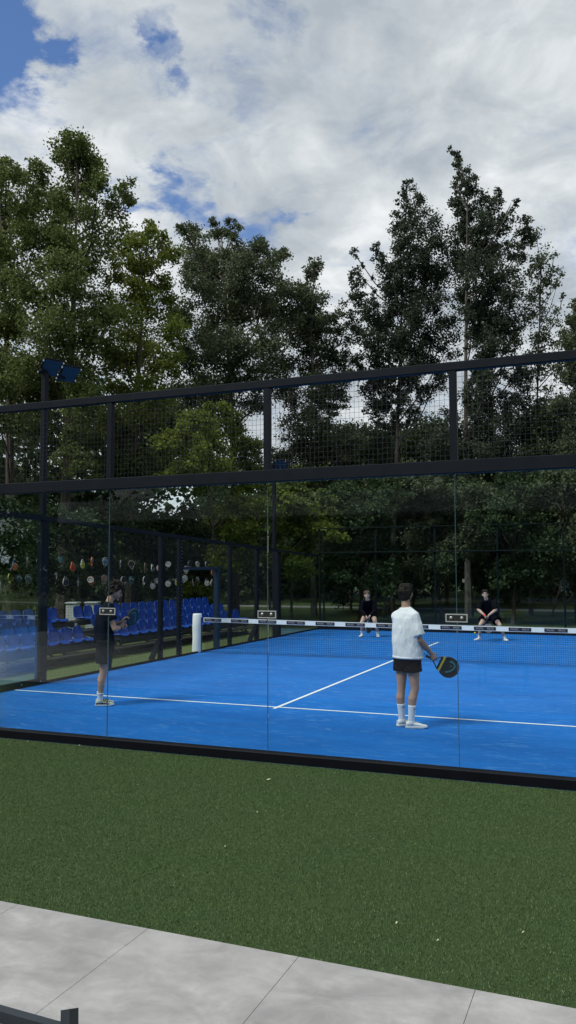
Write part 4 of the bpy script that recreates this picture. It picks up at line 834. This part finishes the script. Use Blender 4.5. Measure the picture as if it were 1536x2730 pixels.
# ---------------------------------------------------------------- people
def V3(*a): return Vector(a)
def hand(mb, wrist, d, n, w, curl=(.9, 1.1, .7), s=1.0):
    """palm and five separate bent fingers; d along the palm, n where it faces, w towards the thumb"""
    d = d.normalized(); w = (w - d*w.dot(d)).normalized(); n = (n - d*n.dot(d) - w*n.dot(w)).normalized()
    mb.loft([(wrist - d*.01*s, w*.026*s, n*.020*s), (wrist + d*.02*s, w*.034*s, n*.018*s), (wrist + d*.06*s, w*.041*s, n*.016*s), (wrist + d*.09*s, w*.040*s, n*.014*s)], 12)
    for k, (o, L) in enumerate(((.030, .92), (.0105, 1.0), (-.0095, .95), (-.029, .76))):
        p = wrist + d*(.088 - .004*abs(k-1))*s + w*o*s; a = 0; pts = [p - d*.012*s, p]; rad = [.0088*s, .0088*s]
        for j, (seg, c) in enumerate(zip((.042, .026, .021), curl)):
            a += c*(1 + .05*(k-1)); q = d*math.cos(a) + n*math.sin(a); p = p + q*seg*L*s; pts.append(p); rad.append((.0084, .0078, .0068)[j]*s)
        mb.tube(pts, rad, 8, True)
    p = wrist + d*.025*s + w*.030*s; q = (d*.55 + w*.65 + n*.45).normalized(); p2 = p + q*.042*s
    q2 = (d*.75 + w*.1 + n*.75).normalized(); p3 = p2 + q2*.032*s
    mb.tube([p - q*.01*s, p, p2, p3], [.012*s, .0115*s, .0098*s, .008*s], 8, True)
def lerp(a, b, t): return a + (b-a)*t
class Fig: pass
def person(label, loc, heading, J, skin='skin', voxel=.0062, top=None, shorts=None, shoes=None, sock=None, hair=None, hairmat='hair_dark', sleeves='short', wr=.007, seed=1):
    r = thing('person', label, 'person', loc, R(-heading))
    a, bf = J['a'], J['b']                        # right and forward of the chest
    pa, pb = J.get('pa', a), J.get('pb', bf)
    Pv, Nk, Hd = J['pelvis'], J['neck'], J['head']
    up_ = (Nk-Pv).normalized(); L = (Nk-Pv).length
    hf = J['hf'].normalized(); hu = J['hu']; hu = (hu - hf*hu.dot(hf)).normalized(); hr = hf.cross(hu)
    bend = J.get('bend', V3(0, 0, 0))
    def spine(t): return Pv + (Nk-Pv)*t + bend*(4*t*(1-t))
    def tr(rows, cap=True):
        rr = []
        for t, w, dp in rows:
            k = min(max(t, 0), 1); A = lerp(pa, a, k).normalized(); B = lerp(pb, bf, k).normalized()
            rr.append((spine(t), A*w, B*dp))
        return rr
    # ---- body: one continuous surface
    mb = MB()
    mb.loft(tr([(-.20, .09, .08), (-.12, .145, .105), (.0, .168, .118), (.18, .158, .108), (.38, .145, .10), (.6, .162, .112), (.78, .178, .108), (.88, .16, .085), (.96, .09, .065), (1.0, .06, .058)]), 18)
    mb.tube([Nk - up_*.05, Nk, Hd - hu*.05 - hf*.02, Hd], [.066, .057, .055, .05], 12, True)
    # head
    vs = []; fs = []; n, m_ = 18, 14
    for j in range(m_+1):
        ph = -math.pi/2 + math.pi*j/m_
        for i in range(n):
            th = 2*math.pi*i/n; x, y, z = math.cos(ph)*math.cos(th), math.cos(ph)*math.sin(th), math.sin(ph)
            sx, sy = 1.0, 1.0
            if z < 0: sx = 1 - .22*z*z; sy = 1 + (.06 if y > 0 else -.22)*abs(z)
            if z < -.3 and y > 0: y *= 1.10
            vs.append(Hd + hr*(x*.077*sx) + hf*(y*.096*sy) + hu*(z*.118))
    for j in range(m_):
        for i in range(n): fs.append((j*n+i, j*n+(i+1) % n, (j+1)*n+(i+1) % n, (j+1)*n+i))
    mb.add(vs, fs)
    hp = lambda x, y, z: Hd + hr*x + hf*y + hu*z
    mb.tube([hp(0, .090, .020), hp(0, .106, -.008), hp(0, .114, -.024)], [.009, .012, .0145], 8, True)
    mb.ell(hp(0, .084, -.096), hr*.026, hf*.02, hu*.018)
    for s in (-1, 1):
        mb.ell(hp(s*.080, -.006, -.006), hr*.011, hf*.020, hu*.031)
        mb.tube([hp(s*.012, .094, .030), hp(s*.045, .082, .030)], [.009, .009], 8, True)
        mb.ell(hp(s*.042, .068, -.030), hr*.024, hf*.018, hu*.02)
    mb.tube([hp(-.022, .092, -.058), hp(0, .100, -.058), hp(.022, .092, -.058)], [.007, .009, .007], 8, True)
    # arms
    for s in ('R', 'L'):
        sh, el, wt = J['sh'+s], J['el'+s], J['wr'+s]
        out = (sh - spine(.88)).normalized()
        mb.tube([spine(.86) + (sh-spine(.86))*.45, sh, lerp(sh, el, .35), lerp(sh, el, .75), el], [.062, .056, .050, .044, .040], 12, True)
        fo = (wt-el)
        mb.tube([el, lerp(el, wt, .25), lerp(el, wt, .6), lerp(el, wt, .92), wt], [.040, .044, .037, .028, .027], 12, True)
        hd = J.get('hand'+s)
        hand(mb, wt, hd[0], hd[1], hd[2], hd[3] if len(hd) > 3 else (.9, 1.1, .7))
    # legs
    for s in ('R', 'L'):
        hi, kn, an = J['hip'+s], J['kn'+s], J['an'+s]; tf = J['toe'+s].normalized()
        kb = ((kn-hi).cross(an-kn)); back = -tf
        mb.tube([hi + V3(0, 0, .05), hi, lerp(hi, kn, .3), lerp(hi, kn, .65), lerp(hi, kn, .9), kn], [.09, .092, .086, .070, .058, .055], 14, True)
        mb.tube([kn, lerp(kn, an, .16) + back*.006, lerp(kn, an, .32) + back*.018, lerp(kn, an, .55) + back*.010, lerp(kn, an, .8), an], [.054, .052, .0575, .049, .038, .036], 14, True)
        mb.tube([an, an - V3(0, 0, .050) + tf*.03, an - V3(0, 0, .062) + tf*.10], [.036, .024, .018], 10, True)
    body = link('body', remesh(mb, voxel, 2), skin, r)
    # ---- face details
    for s in (-1, 1):
        e = MB(); e.ell(hp(s*.031, .0905, .012), hr*.0135, hf*.006, hu*.0065); e.obj('eye', 'eye_dark', r, True)
        e = MB(); e.tube([hp(s*.014, .1005, .034), hp(s*.034, .0985, .038), hp(s*.052, .0865, .033)], [.004, .0045, .003], 6, True); e.obj('eyebrow', hairmat, r, True)
    e = MB(); e.ell(hp(0, .1015, -.058), hr*.022, hf*.006, hu*.0065); e.obj('mouth', 'lip', r, True)
    # ---- hair
    hm = MB(); hr_ = random.Random(seed)
    hm.ell(hp(0, -.018, .030), hr*.088, hf*.094, hu*.106, 18, 12)
    for s in (-1, 1):
        hm.tube([hp(s*.050, .06, .085), hp(s*.071, .02, .055), hp(s*.073, -.035, .02), hp(s*.060, -.066, -.03)], [.020, .018, .021, .024], 8, True)
    hm.ell(hp(0, -.058, -.030), hr*.064, hf*.044, hu*.068 if hair != 'crop' else hu*.05, 14, 10)
    if hair in ('straight', 'fringe', 'crop'):
        for i in range(-3, 4): hm.tube([hp(i*.018, -.02, .122), hp(i*.022, .055, .106), hp(i*.023, .092 - abs(i)*.004, .064 if hair != 'crop' else .085)], [.018, .017, .010], 7, True)
        for i in range(-4, 5): hm.tube([hp(i*.014, -.055, .100), hp(i*.019, -.096+abs(i)*.004, .03), hp(i*.016, -.088+abs(i)*.004, -.062 if hair == 'straight' else -.03)], [.018, .020, .016], 7, True)
        for i in range(24):
            t = hr_.uniform(0, 6.28); e_ = hr_.uniform(.15, 1.3); q = hp(.086*math.cos(e_)*math.cos(t), -.02+.094*math.cos(e_)*math.sin(t), .035+.104*math.sin(e_))
            dn = hp(.096*math.cos(e_-.5)*math.cos(t+.2), -.02+.102*math.cos(e_-.5)*math.sin(t+.2), .035+.106*math.sin(e_-.5)); hm.tube([q, lerp(q, dn, .5) + (q-Hd)*.02, dn], [.008, .009, .006], 6, True)
        hw = .004
    else:
        for i in range(150):
            t = hr_.uniform(0, 6.28); e_ = hr_.uniform(-.45, 1.45); y = math.sin(t)*math.cos(e_)
            if y > .38 and e_ < .42: continue
            q = hp(.092*math.cos(e_)*math.cos(t), -.015+.108*y, .035+.112*math.sin(e_)); rr = hr_.uniform(.012, .024)
            q2 = q + V3(hr_.gauss(0, .018), hr_.gauss(0, .018), hr_.gauss(.0, .018)) + (q-Hd)*.12; q3 = q2 + V3(hr_.gauss(0, .02), hr_.gauss(0, .02), hr_.gauss(-.004, .018))
            hm.tube([q, q2, q3], [rr*.9, rr*.65, rr*.35], 6, True)
        hw = .005
    link('hair', remesh(hm, .005, 1 if hair == 'curly' else 5, hw, (70, 70, 40), seed), hairmat, r)
    # ---- top
    tb = MB(); T = top
    tb.loft(tr(T['rows']), 22)
    for s in ('R', 'L'):
        sh, el, wt = J['sh'+s], J['el'+s], J['wr'+s]
        if sleeves == 'short':
            e0 = lerp(sh, el, T.get('slen', .80)); inn = spine(.84) + (sh-spine(.84))*.30; mid_ = spine(.90) + (sh-spine(.90))*.55
            tb.tube([spine(.93), mid_, sh], [.070, .074, .072], 12, True)
            tb.tube([inn, sh, lerp(sh, e0, .5), e0], [.085, T['sr'][0], T['sr'][1], T['sr'][2]], 16)
        else:
            inn = spine(.84) + (sh-spine(.84))*.35; mid_ = spine(.90) + (sh-spine(.90))*.55
            tb.tube([spine(.93), mid_, sh], [.068, .070, .066], 12, True)
            tb.tube([inn, sh, lerp(sh, el, .5), el, lerp(el, wt, .5), lerp(el, wt, .94)], [.085, .072, .064, .058, .053, .042], 14)
    tb.tube([Nk - up_*.05, Nk - up_*.004], [T.get('nr', .075)*1.05, T.get('nr', .075)*.93], 16)
    top_o = link('shirt' if sleeves == 'short' else 'sweater', remesh(tb, .009, 4, wr, (9, 9, 5), seed), T['mat'], r)
    if T.get('hemline'):
        # stitched bottom hem
        (t, w, dp) = T['rows'][0]; hb = MB(); A = pa.normalized(); B = pb.normalized()
        hb.loft([(spine(t)-V3(0, 0, .004), A*(w+.001), B*(dp+.001)), (spine(t)+V3(0, 0, .02), A*(w+.003), B*(dp+.003)), (spine(t)+V3(0, 0, .024), A*(w-.004), B*(dp-.004))], 26); hb.obj('hem', T['mat'], r, True)
    # ---- shorts
    sb = MB(); SH = shorts
    sb.loft(tr(SH['rows']), 20)
    for s in ('R', 'L'):
        hi, kn = J['hip'+s], J['kn'+s]; e0 = lerp(hi, kn, SH['len'])
        sb.tube([hi + V3(0, 0, .06), lerp(hi, e0, .4), e0], [SH['r'][0], SH['r'][1], SH['r'][2]], 16)
    link('shorts', remesh(sb, .009, 3, .006, (8, 8, 5), seed+5), SH['mat'], r)
    # ---- socks and shoes
    for s in ('R', 'L'):
        kn, an = J['kn'+s], J['an'+s]; tf = J['toe'+s].copy(); tf.z = 0; tf.normalize(); sd_ = V3(tf.y, -tf.x, 0)
        if sock:
            q = lerp(an, kn, sock[1]/(kn-an).length); k = MB()
            k.tube([an - V3(0, 0, .05), an, lerp(an, q, .4) - tf*.003, lerp(an, q, .9) - tf*.010, q - tf*.012], [.042, .042, .043, .0505, .0525], 16); so_ = k.obj('sock', sock[0], r, True)
            if sock[2]:
                c = lerp(an, q, .78); k = MB(); vd = sock[3]; rr = .0515
                for i in range(5):
                    pass
                tdir = V3(vd.y, -vd.x, 0) if abs(vd.z) < .9 else V3(1, 0, 0)
                k.bar(c + vd*rr - tdir*.017 + V3(0, 0, .003), c + vd*rr + tdir*.017 - V3(0, 0, .003), .004, .007)
                k.obj('sock_mark', 'shoe_black', so_)
        h0 = an.z - .09
        heel = V3(an.x, an.y, h0) - tf*.065
        prof = [(0, .030, .075), (.02, .037, .085), (.07, .041, .082), (.12, .044, .074), (.17, .048, .058), (.215, .047, .047), (.25, .040, .040), (.272, .024, .033)]
        u = MB(); u.loft([(heel + tf*y + V3(0, 0, (.018+hh)/2), sd_*w, V3(0, 0, (hh-.018)/2)) for y, w, hh in prof], 14)
        u.tube([V3(an.x, an.y, h0+.05), V3(an.x, an.y, h0+.088)], [.05, .046], 12)
        sh_ = link('shoe', remesh(u, .006, 2), shoes[0], r)
        v_ = MB(); n_ = 14; vs = []; fs = []
        outl = [(y, w+.004) for y, w, _ in prof]
        loop = [(y, w) for y, w in outl] + [(y, -w) for y, w in reversed(outl)]
        loop[0:0] = [(-.008, .015)]; loop.append((-.008, -.015))
        for z in (.0, .004, .022, .027): 
            for y, w in loop: 
                k = .94 if z in (.0, .027) else 1; vs.append(heel + tf*(.13 + (y-.13)*k) + sd_*w*k + V3(0, 0, z + (.006 if y > .24 and z < .01 else 0)))
        q = len(loop)
        for j in range(3):
            for i in range(q): fs.append((j*q+i, j*q+(i+1) % q, (j+1)*q+(i+1) % q, (j+1)*q+i))
        fs.append(tuple(range(q-1, -1, -1))); fs.append(tuple(range(3*q, 4*q)))
        v_.add(vs, fs).obj('sole', shoes[1], sh_)
        if shoes[2]:
            lb = MB()
            for i in range(4):
                y = .10 + .026*i; hh = .086 - .010*i
                lb.tube([heel + tf*y - sd_*.024 + V3(0, 0, hh-.010), heel + tf*(y+.008) + V3(0, 0, hh+.002), heel + tf*(y+.016) + sd_*.024 + V3(0, 0, hh-.012)], .0035, 5)
            lb.obj('laces', shoes[2], sh_)
        if len(shoes) > 3:
            st_ = MB()
            for sg in (1, -1):
                for i in range(3):
                    y = .09 + .028*i
                    st_.bar(heel + tf*y + sd_*sg*.046 + V3(0, 0, .034), heel + tf*(y+.024) + sd_*sg*.034 + V3(0, 0, .068), .007, .008)
                st_.bar(heel + tf*.0 + sd_*sg*.036 + V3(0, 0, .034), heel + tf*.20 + sd_*sg*.051 + V3(0, 0, .030), .006, .014)
            st_.obj('stripe', shoes[3], sh_)
    r['_j'] = 0; del r['_j']
    return r
def held_racket(label, loc, heading, butt, axis, normal, cols, parts, strap=None):
    y = axis.normalized(); z = (normal - y*normal.dot(y)).normalized(); x = y.cross(z)
    M = Matrix.Translation(loc) @ Matrix.Rotation(R(-heading), 4, 'Z') @ Matrix(((x.x, y.x, z.x, butt.x), (x.y, y.y, z.y, butt.y), (x.z, y.z, z.z, butt.z), (0, 0, 0, 1)))
    r = thing('padel_racket', label, 'racket'); r.matrix_world = M; r.location = M.to_translation(); r.rotation_euler = M.to_euler()
    for k in parts:
        o = bpy.data.objects.new(k if k != 'band' else 'throat_band', RM[k].copy()); COL.objects.link(o); o.parent = r
        o.data.materials.clear(); o.data.materials.append(MATS[cols[k]])
    if strap:
        b = MB(); b.tube([(0, .005, 0), (-.02, -.03, .0), (-.01, -.075, .01), (.02, -.10, .0), (.03, -.06, -.01), (.004, .0, 0)], .0035, 5); b.obj('wrist_strap', 'rk_black', r)
    return r

# standing player seen from behind, white T-shirt
def yawv(deg): return V3(math.sin(R(deg)), math.cos(R(deg)), 0)
def rightv(deg): return V3(math.cos(R(deg)), -math.sin(R(deg)), 0)
MH = -15.26; ML = (7.065, 2.49, 0)
A1, B1 = rightv(40), yawv(40)
J1 = dict(a=A1, b=B1, pelvis=V3(-.015, .0, .955), neck=V3(-.028, .0, 1.545), head=V3(-.025, .03, 1.712), hf=V3(.30, .95, -.04), hu=V3(0, 0, 1),
          shR=V3(-.045, .0, 1.425) + A1*.148, shL=V3(-.045, .0, 1.415) - A1*.132,
          elR=V3(.138, -.13, 1.125), wrR=V3(.285, -.02, .95), elL=V3(-.06, .24, 1.17), wrL=V3(.08, .34, 1.02),
          handR=(V3(.5, .12, -.86), V3(-.6, .7, -.3), V3(.75, .2, .35), (.9, 1.2, .8)), handL=(V3(.9, .3, -.1), V3(0, -.5, -.8), V3(.2, -.6, .5), (.5, .6, .4)),
          hipR=V3(-.02, 0, .90) + A1*.08, hipL=V3(-.02, 0, .90) - A1*.085,
          knR=V3(.074, -.055, .50), knL=V3(-.098, .055, .50), anR=V3(.018, -.06, .095), anL=V3(-.098, .065, .095), toeR=V3(.99, .10, 0), toeL=V3(.86, .5, 0))
person('player in a loose white T-shirt and short black shorts, seen from behind', ML, MH, J1, 'skin', .0058,
       top=dict(rows=[(-.115, .212, .165), (.05, .216, .166), (.3, .21, .16), (.55, .203, .152), (.75, .185, .132), (.86, .155, .105), (.93, .115, .085), (.98, .080, .076)], mat='shirt_white', sr=(.078, .084, .086), slen=.82, nr=.074, hemline=True),
       shorts=dict(rows=[(-.30, .15, .12), (-.18, .19, .145), (-.05, .185, .14), (.1, .18, .135)], len=.46, r=(.106, .110, .116), mat='cloth_black'),
       shoes=('shoe_white', 'sole_white', 'shoe_white'), sock=('sock_white', .20, True, V3(.55, -.83, 0)), hair='straight', hairmat='hair_dark', wr=.011, seed=3)
ax = V3(.88, .12, -.46); hc = J1['wrR'] + V3(.5, .12, -.86).normalized()*.085 + V3(-.1, .022, 0)*.3
held_racket('black and yellow racket held low by the player in white', ML, MH, hc - ax.normalized()*.085, ax, V3(-.05, -1, .05),
            dict(face='rk_black', rim='rk_black', grip='rk_black', holes='steel_black', band='rk_yellow', logo='rk_teal'), ('face', 'rim', 'grip', 'holes', 'band', 'logo'), True)

# player in navy in profile, looking down at his racket
LH = -35.43; LL = (2.32, 2.52, 0)
A2, B2 = V3(.20, -.98, 0), V3(.98, .20, 0)
J2 = dict(a=A2, b=B2, pelvis=V3(.035, .0, .965), neck=V3(.10, .0, 1.535), head=V3(.185, .01, 1.70), hf=V3(.93, .04, -.34), hu=V3(.30, 0, .95), bend=V3(-.03, 0, 0),
          shR=V3(.075, -.175, 1.455), shL=V3(.09, .175, 1.46), elR=V3(.185, -.23, 1.15), wrR=V3(.265, -.015, 1.155), elL=V3(.14, .26, 1.16), wrL=V3(.285, .10, 1.225),
          handR=(V3(.55, .65, .15), V3(.3, -.2, -.9), V3(.3, .3, .8), (.9, 1.2, .8)), handL=(V3(.55, -.1, .8), V3(.8, -.25, -.45), V3(.1, -.95, -.1), (.5, .9, .6)),
          hipR=V3(.04, -.09, .91), hipL=V3(.04, .09, .91), knR=V3(.035, -.09, .505), knL=V3(.03, .10, .505), anR=V3(-.015, -.08, .095), anL=V3(-.01, .10, .095), toeR=V3(1, -.02, 0), toeL=V3(.97, .2, 0))
person('curly haired player in navy T-shirt and dark shorts standing sideways, looking at his racket', LL, LH, J2, 'skin', .0058,
       top=dict(rows=[(-.02, .185, .148), (.15, .185, .15), (.4, .182, .148), (.62, .182, .14), (.78, .185, .125), (.88, .165, .10), (.95, .11, .08), (.99, .078, .07)], mat='cloth_navy', sr=(.082, .085, .082), slen=.58, nr=.07),
       shorts=dict(rows=[(-.30, .16, .12), (-.18, .19, .145), (-.05, .19, .14), (.1, .18, .13)], len=.68, r=(.12, .118, .122), mat='cloth_grey'),
       shoes=('shoe_cream', 'sole_white', 'shoe_black', 'shoe_black'), sock=('sock_white', .10, True, V3(.25, -.97, 0)), hair='curly', hairmat='hair_brown', wr=.010, seed=9)
wb = MB(); pw = J2['wrR']*1.0; dw = (J2['wrR']-J2['elR']).normalized(); wb.tube([pw-dw*.012, pw+dw*.012], .033, 14)
pl_ = [o for o in COL.objects if o.get('label', '').startswith('curly')][0]; wb.obj('wristband', 'shoe_black', pl_, True)
ax2 = V3(.24, .26, .20); g2 = J2['wrR'] + V3(.55, .65, .15).normalized()*.075
held_racket('dark blue racket with pale logo held in front by the curly haired player', LL, LH, g2 - ax2.normalized()*.06, ax2, V3(.62, -.72, -.25),
            dict(face='rk_black', rim='rk_green', grip='rk_black', holes='steel_black', logo='rk_teal'), ('face', 'rim', 'grip', 'holes', 'logo'))

# two players crouching at the far end
def crouch(label, loc, heading, J, **kw): return person(label, loc, heading, J, 'skin_pale', .007, wr=.005, **kw)
a3, b3 = V3(-1, 0, 0), V3(0, -1, 0)
J3 = dict(a=a3, b=V3(0, -.9, -.4), pa=a3, pb=b3, pelvis=V3(.02, .16, .68), neck=V3(-.03, -.16, 1.13), head=V3(-.05, -.22, 1.265), hf=V3(0, -1, -.02), hu=V3(-.06, 0, 1), bend=V3(0, .04, .03),
          shR=V3(-.185, -.11, 1.035), shL=V3(.13, -.11, 1.035), elR=V3(-.22, -.18, .79), elL=V3(.175, -.18, .79), wrR=V3(-.075, -.33, .63), wrL=V3(.03, -.33, .65),
          handR=(V3(.35, -.3, -.9), V3(.9, .1, .2), V3(0, -.8, .2), (.8, 1.1, .8)), handL=(V3(-.35, -.3, -.9), V3(-.9, .1, .2), V3(0, -.8, .2), (.8, 1.1, .8)),
          hipR=V3(-.085, .16, .66), hipL=V3(.125, .16, .66), knR=V3(-.215, -.14, .44), knL=V3(.20, -.14, .43), anR=V3(-.205, .04, .095), anL=V3(.26, .04, .095), toeR=V3(-.35, -.95, 0), toeL=V3(.12, -1, 0))
P3 = ((2.55, 15.98, 0), -16.46)
crouch('crouching player in a black long sleeved sweater beyond the net, on the left', *P3, J3, sleeves='long', seed=4,
       top=dict(rows=[(-.08, .18, .14), (.1, .19, .15), (.4, .19, .145), (.65, .19, .14), (.8, .17, .115), (.9, .125, .09), (.97, .085, .075)], mat='cloth_black', nr=.068),
       shorts=dict(rows=[(-.25, .15, .13), (-.1, .19, .15), (.1, .18, .14)], len=.42, r=(.12, .115, .11), mat='cloth_black'), shoes=('shoe_white', 'sole_white', None), sock=('sock_white', .07, False), hair='fringe', hairmat='hair_fair')
held_racket('black racket pointing down in the hands of the left crouching player', *P3, V3(-.02, -.40, .60), V3(0, -.25, -1), V3(.8, -.6, .1),
            dict(face='rk_black', rim='rk_grey', grip='rk_black'), ('face', 'rim', 'grip'))
J4 = dict(a=a3, b=V3(0, -.9, -.35), pa=a3, pb=b3, pelvis=V3(-.01, .16, .70), neck=V3(-.11, -.13, 1.18), head=V3(-.14, -.18, 1.318), hf=V3(.02, -1, -.05), hu=V3(-.05, 0, 1), bend=V3(0, .04, .03),
          shR=V3(-.262, -.09, 1.085), shL=V3(.06, -.09, 1.08), elR=V3(-.34, -.17, .885), elL=V3(.15, -.17, .885), wrR=V3(-.165, -.35, .735), wrL=V3(-.055, -.35, .735),
          handR=(V3(.30, -.25, -.92), V3(.9, .1, .2), V3(0, -.8, .2), (.8, 1.1, .8)), handL=(V3(-.30, -.25, -.92), V3(-.9, .1, .2), V3(0, -.8, .2), (.8, 1.1, .8)),
          hipR=V3(-.12, .16, .68), hipL=V3(.095, .16, .68), knR=V3(-.285, -.15, .46), knL=V3(.245, -.15, .45), anR=V3(-.33, .03, .095), anL=V3(.375, .03, .095), toeR=V3(-.6, -.8, 0), toeL=V3(.35, -.94, 0))
P4 = ((6.17, 15.93, 0), -8.24)
p4 = crouch('crouching player in a black T-shirt and black shorts beyond the net, on the right', *P4, J4, seed=6,
       top=dict(rows=[(-.06, .19, .15), (.1, .2, .155), (.4, .205, .15), (.65, .205, .145), (.8, .185, .12), (.9, .13, .09), (.97, .085, .075)], mat='cloth_black', sr=(.078, .088, .090), slen=.9, nr=.07),
       shorts=dict(rows=[(-.25, .17, .14), (-.1, .2, .16), (.1, .19, .15)], len=.58, r=(.13, .135, .14), mat='cloth_black'), shoes=('shoe_white', 'sole_white', None), sock=('sock_white', .05, False), hair='crop', hairmat='hair_dark')
b = MB(); b.tube([J4['wrR'] - V3(.02, -.02, -.03), J4['wrR'] + V3(.01, -.02, -.035)], [.034, .033], 12); b.obj('wristband', 'band_orange', p4, True)
from mathutils.bvhtree import BVHTree
sm_ = [o for o in p4.children if o.name.startswith('shorts')][0].data
bv = BVHTree.FromPolygons([v.co for v in sm_.vertices], [tuple(p.vertices) for p in sm_.polygons])
pt = []
for x_, z_ in ((.120, .575), (.135, .572), (.195, .612), (.140, .583)):
    h_ = bv.ray_cast(V3(x_, -3, z_), V3(0, 1, 0))[0]
    if h_: pt.append(h_ + V3(0, -.004, 0))
if len(pt) == 4: MB().add(pt + [p - V3(0, -.002, 0) for p in pt], [(0, 1, 2, 3), (7, 6, 5, 4)]).obj('shorts_mark', 'sole_white', p4)
held_racket('grey racket hanging between the knees of the right crouching player', *P4, V3(-.11, -.43, .70), V3(.12, -.15, -1), V3(.25, -.95, .1),
            dict(face='rk_grey', rim='rk_black', grip='rk_black'), ('face', 'rim', 'grip'))
b = MB(); b.ell((5.35, 18.2, .035), (.033, 0, 0), (0, .033, 0), (0, 0, .033), 12, 8); tag(b.obj('ball', 'rk_lime', None, True), 'yellow ball lying against the far glass wall', 'ball')
